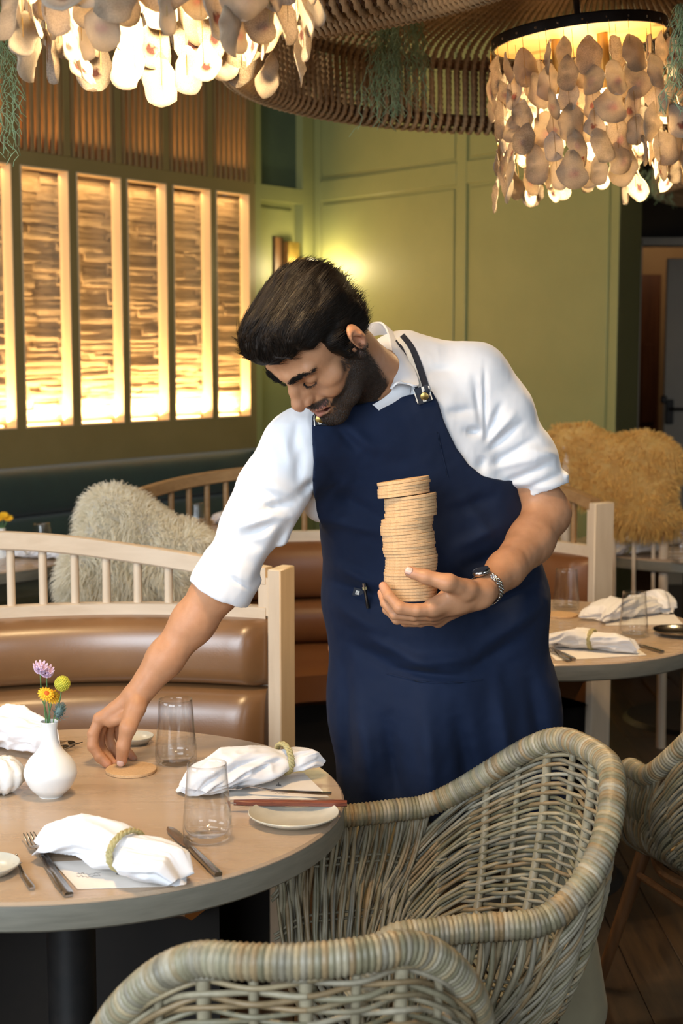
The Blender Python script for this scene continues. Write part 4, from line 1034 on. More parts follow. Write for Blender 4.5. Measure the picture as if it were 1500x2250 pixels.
fork(on(140, 1962), on(63, 1845), 'large dinner fork left of the near napkin, tines gleaming', ntine=4)
knife(on(152, 1972), on(84, 1868), 'slim knife lying against the left end of the near napkin')
fork(on(72, 1957), on(28, 1893), 'small dessert fork at the left edge of the front table', ntine=3, sc=.75)
knife(on(480, 1928), on(370, 1822), 'dark round bladed knife right of the near napkin', rounded=True)
fork(lift(on(728, 1758), .006), lift(on(470, 1745), .006), 'long fork laid across the menu beside the farther napkin', z=.002)
knife(lift(on(762, 1786), .012), lift(on(495, 1784), .012), 'red wooden handled knife resting on the right plate', hm=M['redwood'], wood=True)
fork(on(100, 1625), on(176, 1645), 'dark fork behind the vase under the white napkin', sc=.8); fork(on(98, 1640), on(160, 1652), 'second dark fork right behind the vase neck', sc=.8)
knife(on(1455, 1436), on(1375, 1412), 'knife right of the ringed napkin on the rear table'); knife(on(1260, 1452), on(1214, 1428), 'knife beside the apron on the near edge of the rear table')
fork(on(1250, 1455), on(1206, 1432), 'fork beside the apron on the near edge of the rear table')
# plates ----------------------------------------------------------------
def plate(loc, r, label, m=None, tilt=None):
    b = MB(); b.lathe([(0, .004), (r*.62, .0045), (r*.9, .012), (r*.985, .0165), (r, .0155), (r*.985, .013), (r*.66, .0), (0, 0)], 64); o = b.build('small_plate', m or M['plate'], smooth=50); o.location = loc
    if tilt: o.rotation_euler = tilt
    return tag(o, label, 'plate')
plate(on(645, 1803), .078, 'small stoneware plate under the red handled knife at right')
plate(on(-28, 1918), .050, 'rim of a small plate cut off at the left photo edge')
plate(on(297, 1633), .038, 'little stoneware plate behind the reaching hand')
plate(on(1492, 1395), .075, 'dark rimmed plate at the right photo edge on the rear table', M['steel'])
# white bud vase and flowers ----------------------------------------------
VB = on(112, 1748); kx = .137/168
pr = [(0, 0), (26, 0), (28, 3), (45, 20), (57, 45), (57, 62), (48, 82), (31, 101), (21, 118), (17, 138), (17, 155), (20, 168), (18.5, 169), (15.5, 155), (15, 138), (10, 120), (0, 110)]
cat_ = catmull([(a*kx, b_*kx) for a, b_ in pr[1:12]], 6); prof = [(0, 0)]+[tuple(p) for p in cat_]+[(a*kx, b_*kx) for a, b_ in pr[12:]]
b = MB(); b.lathe(prof, 64); vz = b.build('bud_vase', M['ceramic'], smooth=True); vz.location = VB; tag(vz, 'white bud vase with round belly holding flowers on the front table', 'vase')
vt = VB+np.array([0, 0, .137])
def vp(px, py, dy=0.): return P(px, py, VB[1]+dy)
def flower(name, label, pts, m_head, builder, thick=.0011):
    root = empty(name, tuple(vt-np.array([0, 0, .04])), 0, label, 'flower')
    b = MB(); b.tube(catmull(pts, 6), thick, 6); addto(root, b.build('stem', M['stem'], smooth=True)); builder(root, np.asarray(pts[-1])); return root
def petals(b, c, n, L, w, up, tilt, z0=0):
    R = frame(np.cross(up, [0, 1, .1]), up); 
    for i in range(n):
        a = 2*PI*i/n; d = R[:, 0]*math.cos(a)+R[:, 1]*math.sin(a); u = R[:, 2]; s = np.cross(u, d); G = []
        for t in np.linspace(0, 1, 5):
            ww = w*(math.sin(PI*(.15+.75*t))**.8); G.append([c+d*L*t+u*(tilt*L*t*t+z0)+s*ww*v for v in (-.5, -.17, .17, .5)])
        b.grid(np.array(G), thick=.0006)
def pinkhead(root, c):
    rs = np.random.RandomState(2); b = MB()
    for lay in range(4): petals(b, c+[0, 0, -.002*lay], 10, .014-.001*lay, .007, np.array([.2, -.5, .8]), .25+.3*(3-lay)*.5, .001*lay)
    for q in range(26): d = rs.randn(3); d /= np.linalg.norm(d); b.tube([c, c+d*.011*np.array([1, 1, .7])+[0, 0, .004]], .0019, 5)
    addto(root, b.build('bloom', M['pink'], smooth=True))
flower('pink_flower', 'pale pink ruffled flower, tallest in the white vase', [vt+[-.004, 0, -.04], vt+[-.004, 0, .01], vp(92, 1530), vp(88, 1470)], None, pinkhead)
flower('pink_flower', 'second pale pink flower just right of the tallest', [vt+[.001, 0, -.04], vt+[.001, 0, .01], vp(104, 1530, .006), vp(102, 1478, .006)], None, pinkhead)
def ballhead(root, c):
    b = MB(); R0 = .0135; n = 190; s = c+[0, 0, 0]; 
    b.lathe([(R0*.93*math.sin(t)+1e-7, -R0*.93*math.cos(t)) for t in np.linspace(0, PI, 12)], 20, s)
    for i in range(n):
        z = 1-2*(i+.5)/n; a = i*2.39996; r = math.sqrt(1-z*z); d = np.array([r*math.cos(a), r*math.sin(a), z]); b.tube([s+d*R0*.9, s+d*R0*1.06], .0011, 5)
    addto(root, b.build('bloom', M['yellowball'], smooth=True))
flower('globe_flower', 'round mustard yellow ball flower in the white vase', [vt+[.008, 0, -.04], vt+[.008, 0, .005], vp(131, 1540), vp(137, 1502)], None, ballhead)
def daisy(root, c):
    up = np.array([.35, -.6, .7]); b = MB(); petals(b, c, 16, .0155, .0055, up, -.12); petals(b, c+[0, 0, .001], 12, .011, .005, up, .1); addto(root, b.build('petals', M['petal'], smooth=True))
    b = MB(); u = up/np.linalg.norm(up); b.lathe([(0, .003), (.003, .0027), (.0048, .001), (.0048, -.001)], 14, c+u*.001, frame(np.cross(u, [1, 0, 0]), u)); addto(root, b.build('flower_eye', M['petal_c']))
flower('yellow_daisy', 'golden daisy with an orange eye low in the white vase', [vt+[-.006, 0, -.04], vt+[-.006, -.003, .005], vp(98, 1555, -.006), vp(102, 1524, -.010)], None, daisy)
flower('yellow_daisy', 'smaller golden daisy turned sideways right of its neighbour', [vt+[-.001, 0, -.04], vt+[-.001, 0, .005], vp(112, 1550, .004), vp(115, 1530, .002)], None, daisy)
def thistle(root, c):
    b = MB(); rs = np.random.RandomState(6); d0 = np.array([.35, -.2, .9]); d0 /= np.linalg.norm(d0); 
    R = frame(np.cross(d0, [0, 1, 0]), d0); b.lathe([(.0, -.012), (.006, -.008), (.0078, 0), (.006, .008), (.0, .013)], 14, c, R)
    for i in range(90):
        z = rs.rand()*2-1; a = rs.rand()*6.28; r = math.sqrt(1-z*z); d = R@np.array([r*math.cos(a), r*math.sin(a), z]); s = c+d*np.array([.0068]*3)+d0*z*.004; b.tube([s, s+d*.004+d0*.003], .0006, 4)
    addto(root, b.build('bloom', M['leafgrey'])); b = MB()
    for i in range(9):
        a = i*.7; d = R@np.array([math.cos(a), math.sin(a), -.15]); ribbon(b, [c-d0*.009, c-d0*.010+d*.009, c-d0*.006+d*.019], [.003, .0035, .0005], .0006, up=(0.1, .2, 1))
    addto(root, b.build('bracts', M['leafgrey']))
flower('thistle', 'blue grey thistle leaning right out of the white vase', [vt+[.006, 0, -.04], vt+[.008, 0, .005], vp(126, 1580, -.004), vp(131, 1562, -.008)], None, thistle)
# white gourd ---------------------------------------------------------------
gb = on(2, 1742); R0 = .042; nu, nv = 64, 28; G = np.zeros((nu, nv, 3)); rs = np.random.RandomState(9)
for i in range(nu):
    a = 2*PI*i/nu
    for j in range(nv):
        t = PI*(j+.02)/(nv-1+.04); r = R0*(1-.12*abs(math.cos(a*5+.3))**3*math.sin(t))
        q = np.array([math.cos(a)*math.sin(t)*r*1.05, math.sin(a)*math.sin(t)*r*1.05, -math.cos(t)*r*.86-.006*math.exp(-(math.sin(t)/.35)**2)*(1 if t > 1.5 else -1)])
        G[i, j] = q
G += (G/np.linalg.norm(G, axis=2)[..., None])*(np.maximum(0, fbm(G*230, 1)-.05)*.0042)[..., None]
G[..., 2] += R0*.80
b = MB(); b.grid(G, closed_u=True); 
for e in (0, -1): b.add(G[:, e], [tuple(range(nu)) if e else tuple(range(nu))[::-1]])
o = b.build('white_gourd', M['ceramic'], smooth=True); o.location = gb; tag(o, 'bumpy white ceramic pumpkin cut off at the left edge beside the vase', 'ornament')
# far flowers
for (px, py, lab) in ((2, 1140, 'blurred orange blooms on the dark table at left edge'),):
    c0 = P(px, py, 5.6); root = empty('potted_flowers', (c0[0], 5.6, TZ), 0, lab, 'flower'); b = MB(); b.lathe([(.0, .0), (.022, .0), (.03, .05), (.015, .09), (.016, .115), (.0, .115)], 20, (c0[0], 5.6, TZ)); addto(root, b.build('vase', M['ceramic']))
    for q in range(3):
        c = c0+np.array([.018*(q-1)+.01, .0, .012*(q % 2)]); b = MB(); b.tube([(c0[0], 5.6, TZ+.1), c], .002, 6); addto(root, b.build('stem', M['stem'])); b = MB(); petals(b, c, 12, .02, .009, np.array([.1, -.5, .8]), .2); addto(root, b.build('bloom', M['petal']))
# ================================================================== woven tub armchairs
def wicker_chair(AL=.25, ah=.648, seed=21, pl=.06):
    root = empty('wicker_armchair', (0, 0, 0), 0, 'x y z w', 'chair', 'grey wicker tub armchairs')
    RX, RY = .262, .262; arc = PI*RX
    LT = 2*AL+arc
    def plan(s):           # s measured from the middle of the back, + towards the chair's left
        a = np.abs(s); sg = np.sign(s)
        on_ = a < arc/2; th = a/RX
        x = np.where(on_, RX*np.sin(th), RX); y = np.where(on_, -.03-RY*np.cos(th), -.03+(a-arc/2))
        return np.stack([sg*x, y], -1)
    S1 = LT/2
    def hrim(s):
        a = np.abs(s); h = ah+(.828-ah)*(1-sm(a, pl, pl+.31)); h = h-.02*sm(a, .0, .14)*(1-sm(a, .14, .2))*0-.10*sm(a, S1-.10, S1)**2
        return h
    def Sf(s, v, off=0.):
        s = np.asarray(s, float); v = np.asarray(v, float); s, v = np.broadcast_arrays(s, v)
        p = plan(s); e = 1e-3; q = plan(s+e)-plan(s-e); q /= np.linalg.norm(q, axis=-1)[..., None]; nrm = np.stack([q[..., 1]*1, -q[..., 0]], -1)
        nrm = np.where((nrm*(p-[0, -.03])).sum(-1, keepdims=True) < 0, -nrm, nrm)
        h = hrim(s); zb_ = .365; z = h+(zb_-h)*v
        back = 1-sm(np.abs(s), .2, .5)
        k = (-.055*v**1.3-.02*back*v+.02*np.sin(PI*np.clip(v, 0, 1))-(0.05*np.clip((v-.75)/.25, 0, 1)**2))
        k = k+.03*back*(1-v)
        fr = np.clip((np.abs(s)-(S1-.05))/.05, 0, 1)
        xy = p+nrm*(k+off)[..., None] if np.ndim(off) else p+nrm*(k+off)[..., None]
        return np.concatenate([xy, z[..., None]], -1)
    rs = np.random.RandomState(seed)
    pal = np.array([(1.12, 1.12, 1.02), (.95, .98, .86), (1.2, 1.1, .88), (.78, .80, .66), (1.28, 1.3, 1.28), (1.05, .86, .62), (.9, .92, .9)])
    def colr(): return pal[rs.randint(len(pal))]*(.82+.3*rs.rand())
    # rim
    n = 1150; s = np.linspace(-S1, S1, n); path = Sf(s, 0*s); path[:, 2] += .0
    d = np.r_[0, np.cumsum(np.linalg.norm(np.diff(path, axis=0), axis=1))]
    T = np.gradient(path, axis=0); T /= np.linalg.norm(T, axis=1)[:, None]; up = np.array([0, 0, 1.]); B = np.cross(T, up); B /= np.linalg.norm(B, axis=1)[:, None]; N = np.cross(B, T)
    m = 14; th = np.arange(m)*2*PI/m; sk = .003*np.sin(th)[None]
    wr = .0082; ph = (d[:, None]+sk)/wr; r = .0205+.0026*np.abs(np.sin(PI*ph))
    G = path[:, None]+r[..., None]*(np.cos(th)[None, :, None]*N[:, None]+np.sin(th)[None, :, None]*B[:, None])
    wc = np.array([colr() for _ in range(400)]); ci = wc[np.floor(ph).astype(int) % 400]
    b = MB(); b.grid(G, closed_v=True); b.C = [ci.reshape(-1, 3)]
    for e in (0, n-1): b.add(G[e], [tuple(range(m)) if e else tuple(range(m))[::-1]])
    b.build('rim', M['wicker'], root, smooth=True, color=True)
    # upright stakes of the back and level stakes of the arms
    for i in range(-4, 5):
        sc_ = i*.058; v = np.linspace(0, 1, 16); b = MB()
        ctr = Sf(np.full(16, sc_), v); b.tube(ctr, .0065 if i % 2 else .009, 8, flat=(1, 1)); b.col = (1, 1, 1)
        b.C = [np.tile(np.array([1.1, 1.1, 1.0])*(.85 if i % 2 else .98), (len(b.V[0]), 1))]
        b.build('stake', M['wicker'], root, smooth=True, color=True)
    for sg in (-1, 1):
        for vv in (.30, .345, .66, .70):
            ss = np.linspace(.30, S1-.01, 40)*sg; b = MB(); b.tube(Sf(ss, np.full(40, vv)+.10*(1-sm(np.abs(ss), .3, .45))), .0032, 6, col=(.95, .95, .85)); b.build('stake', M['wicker'], root, smooth=True, color=True)
    W = MB()
    # weavers across the back, fanning down at the sides
    nv_ = 47
    for i in range(nv_):
        v0 = .045+(.97-.045)*i/(nv_-1)+rs.randn()*.003; se = .36+.15*(1-v0); sb_ = .245+.02*rs.rand()
        for sg in (-1, 1):
            a = np.linspace(0 if sg > 0 else .0, se, 62); a = a+(0)
            u = np.clip((a-sb_)/(se-sb_), 0, 1); vv = v0+(1-v0)*u**1.8
            off = .0075*np.cos(PI*(a/.058+i))*(1-.5*u)+.0015
            W.tube(Sf(a*sg, np.clip(vv, 0, 1), off), .0036+.0008*rs.rand(), 5, caps=False, col=colr())
    # upright strands of the arms
    sp = .0112
    for sg in (-1, 1):
        na = int((S1-.012-.33)/sp)
        for j in range(na):
            st = .335+j*sp; sbm = .42+(st-.335)*(S1-.015-.42)/(S1-.335)
            v = np.linspace(0, 1, 40); f = sm(v, 0, 1); ss = st+(sbm-st)*f+.0018*np.sin(v*9+j)
            off = .0068*np.cos(PI*((v-.32)/.36+j))+.001
            W.tube(Sf(ss*sg, v, off), .0041+.0008*rs.rand(), 5, caps=False, col=colr())
            if rs.rand() < .8 : W.tube(Sf((ss+sp*.45)*sg, np.clip(v*.98, 0, 1), -off), .0034, 5, caps=False, col=colr())
    w_ = W.build('woven_cane', M['wicker'], root, smooth=True, color=True); w_['kind'] = 'stuff'
    # woven seat and cushionless pan, under frame, legs
    b = MB(); th2 = np.linspace(-S1, S1, 60); edge = Sf(th2, np.full(60, .93)); 
    for i in range(34):
        y = -.235+i*.0135; xw = .20 if y > -.03 else math.sqrt(max(0, .20**2-((y+.03)*.95)**2)) if abs(y+.03) < .21 else .02
        if xw < .03: continue
        t = np.linspace(-xw, xw, 26); b.tube(np.stack([t, 0*t+y, .392+.003*np.cos(PI*(t/.03+i))-.01*(1-(t/xw)**2)], 1), .0062, 5, caps=False, col=colr())
    w_ = b.build('woven_seat', M['wicker'], root, smooth=True, color=True); w_['kind'] = 'stuff'
    b = MB(); ring = np.array([[.185*math.cos(a), -.03+.2*math.sin(a), .352] for a in np.linspace(0, 2*PI, 41)[:-1]]); b.tube(ring, .014, 8, closed=True); b.build('seat_ring', M['legwood'], root)
    for sx in (-1, 1):
        for sy in (-1, 1):
            b = MB(); b.tube([(sx*.155, -.03+sy*.165, .36), (sx*.235, -.03+sy*.235, .012)], [.018, .0125], 12); b.build('leg', M['legwood'], root)
        b = MB(); b.tube([(sx*.17, -.03-.18, .30), (sx*.17, -.03+.18, .30)], .009, 8); b.build('stretcher', M['legwood'], root)
    return root
wc0 = wicker_chair()
def place(o, c, face, lab):
    o.location = (c[0], c[1], 0); o.rotation_euler = (0, 0, math.atan2(-face[0], face[1])); o['label'] = lab
wc0.scale = (1.12, 1, 1); place(wc0, (.145, 2.49), (-.96, -.26), 'grey wicker armchair in front of the apron, its open seat facing the front table')
c1 = wicker_chair(.13, .59, 5, .10); c1.scale = (.97, .95, 1.0); place(c1, (-.085, 1.965), (-.14, .99), 'grey wicker chair back in the near foreground at the bottom of the photo')
c2 = copy_tree(c1); c2.scale = (1, 1, 1.04); place(c2, (.91, 3.27), (-.32, .95), 'grey wicker armchair on brown legs at the right photo edge')
# ================================================================== the waiter
def v3(*a): return np.array(a, float)
MAN = empty('person', tuple(P(985, 1500, 3.05)*[1, 1, 0]), 0, 'dark haired bearded man in white shirt and navy bib apron leaning over front table', 'person')
def mp(o): return addto(MAN, o)
# ---- head frame
HF = v3(-.41, -.37, -.83); HL = v3(.736, -.674, -.063); HF /= np.linalg.norm(HF); HL -= HF*(HL@HF); HL /= np.linalg.norm(HL); HU = np.cross(HF, HL)
HS = 1.10; HO = P(704, 749, 2.755)
HR = np.stack([HL, HF, HU], 1)                      # columns: left, forward, up
def H(l, f, u): return HO+HR@(v3(l, f, u)*HS)
def toH(V): return ((V-HO)@HR)/HS
def hr(*r): return tuple(x*HS for x in r)
NB = P(858, 862, 2.955)                             # base of the neck
Mskin = mat('warm_skin', (1, 1, 1), .48, spec=.4, attr=True, sss=.10, col2=(.93, .90, .88), scale=70, bump=[(320, .12, 'noise', (1, 1, 1), .0006)], ssr=(.012, .005, .003))
Mhair = mat('near_black_hair', (.005, .0036, .0028), .5, spec=.22, col2=(.009, .006, .004), scale=30, bump=[(120, .4, 'noise', (1, 1, 1), .003)])
Mbeard = mat('dark_beard', (.022, .014, .010), .6, col2=(.035, .022, .014), scale=60)
Mshirt = mat('white_shirt_cotton', (.74, .75, .775), .85, sheen=.1, col2=(.71, .72, .745), scale=9, bump=[(750, .10, 'noise', (1, 1, 1), .0008)])
Mapron = mat('navy_twill', (.0046, .0122, .038), .8, sheen=.02, spec=.3, col2=(.0037, .0100, .031), scale=7, bump=[(900, .25, 'wave', (1, 1, 1), .0006), (60, .15, 'noise', (1, 1, 1), .002)])
Mkhaki = mat('khaki_cotton', (.33, .29, .18), .8, sheen=.1, col2=(.29, .25, .155), scale=9)
Mstripe = mat('cream_webbing', (.72, .70, .64), .8, col2=(.66, .64, .58), scale=60)
Mnavyweb = mat('dark_webbing', (.018, .022, .034), .75, col2=(.024, .028, .04), scale=80)
# ------------------------------------------------------------------ body surface
B = SDF()
# head
B.ell(H(0, -.010, .052), hr(.072, .086, .076), HR, k=.0)
B.ell(H(0, .042, .030), hr(.062, .052, .066), HR, k=.02)
B.ell(H(0, .040, -.030), hr(.054, .050, .062), HR, k=.02)
B.chain([H(-.052, .004, -.040), H(-.040, .050, -.076), H(-.012, .082, -.096), H(.012, .082, -.096), H(.040, .050, -.076), H(.052, .004, -.040)], [.017*HS, .015*HS, .016*HS, .016*HS, .015*HS, .017*HS], k=.022)
for s in (-1, 1):
    B.ell(H(s*.045, .055, -.012), hr(.022, .024, .019), HR, k=.018)      # cheekbones
    B.ell(H(s*.036, .066, -.034), hr(.020, .020, .018), HR, k=.014)      # smiling cheeks
    B.cap(H(s*.008, .0935, .033), H(s*.042, .078, .036), .0095*HS, .010*HS, k=.012)   # brow
    B.ell(H(s*.0315, .0985, .0145), hr(.0165, .010, .0115), HR, k=.012, mode='s')
    B.ell(H(s*.0315, .0765, .014), hr(.0145, .0135, .0128), HR, k=.003)    # lidded eye
# nose
B.chain([H(0, .083, .024), H(0, .089, .000), H(0, .095, -.016), H(0, .100, -.027)], [.0095*HS, .0120*HS, .0135*HS, .0128*HS], k=.010)
B.chain([H(0, .092, .026), H(0, .1045, .004), H(0, .1175, -.018), H(0, .1175, -.0255)], [.0076*HS, .0076*HS, .0088*HS, .0090*HS], k=.009)
for s in (-1, 1):
    B.ell(H(s*.0118, .1035, -.028), hr(.0062, .0090, .0064), HR, k=.008)
    B.ell(H(s*.0065, .1105, -.0365), hr(.0036, .006, .0035), HR, k=.003, mode='s')
# muzzle, lips and smile
B.ell(H(0, .082, -.058), hr(.030, .022, .026), HR, k=.012)
B.ell(H(0, .0835, -.092), hr(.017, .016, .014), HR, k=.012)
mu = lambda x: .1025-1.0e1*x*x*1.0
B.chain([H(-.036, .079, -.0475), H(-.018, .0975, -.0555), H(0, .1030, -.0575), H(.018, .0975, -.0555), H(.036, .079, -.0475)], [.003*HS, .0044*HS, .005*HS, .0044*HS, .003*HS], k=.004)
B.chain([H(-.033, .080, -.0515), H(-.016, .0965, -.0685), H(0, .1010, -.0745), H(.016, .0965, -.0685), H(.033, .080, -.0515)], [.003*HS, .0050*HS, .006*HS, .0050*HS, .003*HS], k=.004)
B.ell(H(0, .096, -.0645), hr(.0275, .018, .0052), HR, k=.003, mode='s')
for s in (-1, 1):
    B.chain([H(s*.0195, .104, -.028), H(s*.032, .092, -.042), H(s*.040, .080, -.056)], [.0032*HS]*3, k=.007, mode='s')
# ears
for s in (-1, 1):
    er = HR@Rz(s*-.45)@Rx(-.12)
    B.ell(H(s*.0825, -.010, .006), hr(.0085, .0195, .031), er, k=.006)
    B.ell(H(s*.0895, -.004, .008), hr(.006, .0105, .017), er, k=.005, mode='s')
    B.chain([H(s*.086, -.016, -.006), H(s*.0885, -.014, .008), H(s*.087, -.006, .020)], [.0028*HS]*3, k=.003)
    B.ell(H(s*.078, .002, -.024), hr(.007, .009, .010), er, k=.006)
    B.ell(H(s*.081, .010, -.004), hr(.0045, .004, .006), er, k=.004)
# neck and upper trunk
B.chain([H(0, -.015, -.02), H(0, -.012, -.065), NB], [.056*HS, .055*HS, .064], k=.03)
B.cap(H(.052, .004, -.020), NB+v3(-.035, -.045, -.02), .016, .014, k=.02)
def TOR(S, off, k=.06):
    S.cap(P(798, 1010, 2.95), P(838, 1290, 3.02), .095+off, .106+off, k=k)
    S.cap(P(985, 930, 3.0), P(1065, 1310, 3.06), .110+off, .118+off, k=k)
    S.cap(P(865, 905, 2.965), P(935, 1320, 3.03), .120+off, .135+off, k=k)
    S.cap(P(690, 985, 2.87), P(1010, 850, 3.0), .066+off, .070+off, k=k)
SHR = P(655, 985, 2.845); SHL = P(1040, 832, 2.985)
ELR = P(478, 1290, 2.80); WRR = P(303, 1527, 2.765)
ELL = P(1200, 1128, 3.0); WRL = P(1058, 1303, 2.72)
TOR(B, -.016)
B.chain([SHR, P(575, 1115, 2.82), ELR], [.055, .048, .045], k=.03)
B.chain([ELR, P(424, 1368, 2.80), P(362, 1448, 2.785), WRR], [.0445, .0410, .0335, .0262], k=.02)
B.chain([SHL, P(1130, 985, 3.0), ELL], [.055, .050, .047], k=.03)
B.chain([ELL, P(1165, 1190, 2.93), P(1110, 1252, 2.82), WRL], [.048, .0455, .035, .0265], k=.02)
# pelvis and legs under the clothes
B.cap(P(840, 1420, 3.06), P(1060, 1420, 3.08), .115, .115, k=.05)
AN = [(v3(.10, 3.02, .134)), (v3(.50, 3.08, .134))]; KN = [v3(.09, 2.99, .53), v3(.42, 3.08, .53)]; HP = [P(860, 1450, 3.06), P(1050, 1450, 3.08)]
for a, k_, h_ in zip(AN, KN, HP): B.chain([h_, k_, a], [.085, .058, .042], k=.03)
# ---- hands
HANDS = []
def finger(pts, rs, k=.0025): 
    B.chain(pts, rs, k=k); 
    for p, r in zip(pts[1:-1], rs[1:-1]): B.ell(p, (r*1.05,)*3, None, k=.002)
# right hand setting the coaster (photo left)
def q(px, py, dy): return P(px, py, 2.765+dy)
WR = WRR
MC = [q(219, 1580, -.005), q(228, 1577, .014), q(242, 1578, .034), q(258, 1583, .052)]     # knuckles index..little
for m_ in MC: B.cap(WR+(m_-WR)*.05, m_, .0185, .0118, k=.012)
B.cap(MC[0], MC[3], .011, .010, k=.010)
CM = q(300, 1553, -.022); TM = q(281, 1600, -.046); TI = q(270, 1641, -.050); TT = q(267, 1671, -.040)
B.chain([WR, CM, TM, TI, TT], [.020, .0185, .0150, .0120, .0098], k=.008)
B.chain([TI+(TT-TI)*.3, TT], [.0118, .0102], k=.004)
B.chain([q(290, 1572, -.028), q(243, 1590, -.010)], [.010, .008], k=.014)                 # web
finger([MC[0], q(205, 1612, -.012), q(204, 1640, -.018), q(219, 1663, -.022), q(236, 1680, -.026)], [.0115, .0108, .0104, .0095, .0082])
finger([MC[1], q(217, 1620, .016), q(222, 1645, .012), q(238, 1663, .002), q(250, 1678, -.010)], [.0112, .0105, .0100, .0092, .0080])
finger([MC[2], q(238, 1618, .042), q(246, 1643, .040), q(258, 1660, .026), q(264, 1675, .008)], [.0108, .0100, .0096, .0088, .0078])
finger([MC[3], q(262, 1618, .060), q(270, 1640, .058), q(284, 1656, .044), q(294, 1666, .030)], [.0100, .0092, .0086, .0080, .0072])
NAILS = [(TI, TT, v3(0, -1, .35), .0082)]
# left hand under the stack of coasters (photo centre)
def z(px, py, Y): return P(px, py, Y)
SY = 2.735; Wl = WRL
K2 = [z(948, 1338, 2.672), z(944, 1350, 2.695), z(950, 1357, 2.72), z(962, 1362, 2.742)]
for m_, r0 in zip(K2, (.0135, .0130, .0125, .012)): B.cap(Wl+(m_-Wl)*.05, m_, .0205, r0, k=.014)
B.cap(K2[0], K2[3], .0125, .011, k=.012)
B.ell(z(1000, 1318, 2.70), (.034, .024, .026), None, k=.014)
T1_ = z(1022, 1296, 2.685); T2_ = z(983, 1280, 2.652); T3_ = z(936, 1268, 2.655); T4_ = z(900, 1256, 2.662)
B.chain([Wl, T1_, T2_, T3_, T4_], [.021, .0205, .0160, .0128, .0103], k=.008)
B.chain([z(1010, 1300, 2.69), z(955, 1330, 2.68)], [.016, .012], k=.016)
finger([K2[0], z(915, 1341, 2.662), z(878, 1336, 2.660), z(854, 1310, 2.672), z(842, 1288, 2.690)], [.0128, .0115, .0112, .0100, .0085])
finger([K2[1], z(908, 1353, 2.680), z(868, 1350, 2.680), z(846, 1325, 2.700), z(838, 1303, 2.720)], [.0122, .0110, .0106, .0095, .0080])
finger([K2[2], z(914, 1362, 2.705), z(872, 1360, 2.705), z(851, 1340, 2.725), z(846, 1322, 2.742)], [.0116, .0105, .0100, .0090, .0078])
finger([K2[3], z(925, 1367, 2.735), z(890, 1366, 2.738), z(872, 1352, 2.750), z(868, 1340, 2.760)], [.0108, .0095, .0090, .0080, .0070])
NAILS.append((T3_, T4_, v3(-.15, -1, .35), .0085))
B.fun(lambda p: .0009*fbm(p*38, 2))
def skincol(V):
    h = toH(V); c = np.tile(np.array([.455, .230, .120]), (len(V), 1)); n = fbm(V*14, 2)[:, None]; c *= 1+.05*n
    ishead = (np.linalg.norm(h-[0, .02, 0], axis=1) < .16)
    # stubble over jaw, lip and chin
    l, f, u = np.abs(h[:, 0]), h[:, 1], h[:, 2]
    jaw = sm(-(u+.014+.42*f), 0, .012)*sm(f, -.025, -.005)*sm(l, .020, .034)
    side = sm(l, .052, .064)*sm(-u, -.010, .02)*sm(f, -.012, .0)*(1-sm(f, .03, .055))
    chin = sm(-u, .074, .084)*sm(f, .0, .03)
    stache = (1-sm(l, .030, .040))*sm(-u, .038+.0*l, .043)*(1-sm(-u, .0505, .0545))*sm(f, .080, .088)
    under = sm(-u, .055, .085)*sm(f, -.02, .01)
    m_ = np.clip(np.maximum.reduce([jaw, side, chin, stache, under]), 0, 1)*ishead
    c = c*(1-m_[:, None]*.95)+np.array([.022, .014, .010])*m_[:, None]*.95
    # lips
    up_ = np.exp(-((u+.0575-.26*l)/.0032)**2)*(l < .028)*(f > .084); lo_ = np.exp(-((u+.0735-.62*l)/.0042)**2)*(l < .026)*(f > .084)
    lp = np.clip(up_+lo_, 0, 1)[:, None]*ishead[:, None]; c = c*(1-lp*.8)+np.array([.36, .135, .105])*lp*.8
    mo = ((np.abs(h[:, 0]) < .0245) & (np.abs(u+.0640) < .0048) & (f < .097) & (f > .07) & ishead); c[mo] = (.08, .02, .016)
    er_ = np.clip(1-np.linalg.norm((h-[.085, -.008, .004])/[.02, .026, .036], axis=1), 0, 1)[:, None]*ishead[:, None]; c = c*(1-er_*.5)+np.array([.55, .20, .12])*er_*.5
    sc_ = (sm(u-.55*f, .055, .075)*ishead)[:, None]; c = c*(1-sc_*.9)+np.array([.03, .02, .014])*sc_*.9
    nz = np.exp(-(np.linalg.norm(h-[0, .118, -.026], axis=1)/.018)**2)[:, None]*ishead[:, None]; c = c*(1-nz*.25)+np.array([.56, .23, .145])*nz*.25
    for tips, R_ in (((TT, q(236, 1680, -.026), q(250, 1678, -.010), q(294, 1666, .030)), .014), ((T4_, z(842, 1288, 2.690), z(838, 1303, 2.72)), .014)):
        for t_ in tips:
            w_ = np.exp(-(np.linalg.norm(V-t_, axis=1)/R_)**2)[:, None]*.4; c = c*(1-w_)+np.array([.62, .30, .22])*w_
    return c
body = mp(sdf_obj('body', B, .0022, Mskin, None, skincol, adapt=0.0))
# nails
Mnail = mat('nail', (.72, .50, .42), .28, spec=.5, col2=(.62, .38, .30), scale=60)
for a, b_, up, w_ in NAILS:
    d = b_-a; d = d/np.linalg.norm(d); c = b_+d*.001; u = up-d*(up@d); u /= np.linalg.norm(u); s = np.cross(d, u); G = []
    for t in np.linspace(-1, 1, 9):
        G.append([c+d*(.0068*t*(1 if t < 0 else 1.05))+s*(w_*.86*x*math.sqrt(max(0, 1-.55*max(0, abs(t))**4)))+u*(.0112*math.sqrt(max(0, 1-(x*.72)**2))+.0008-.0022*(t if t > 0 else 0)**2) for x in np.linspace(-1, 1, 9)])
    bb = MB(); bb.grid(np.array(G), thick=.0006); mp(bb.build('fingernail', Mnail, smooth=True))
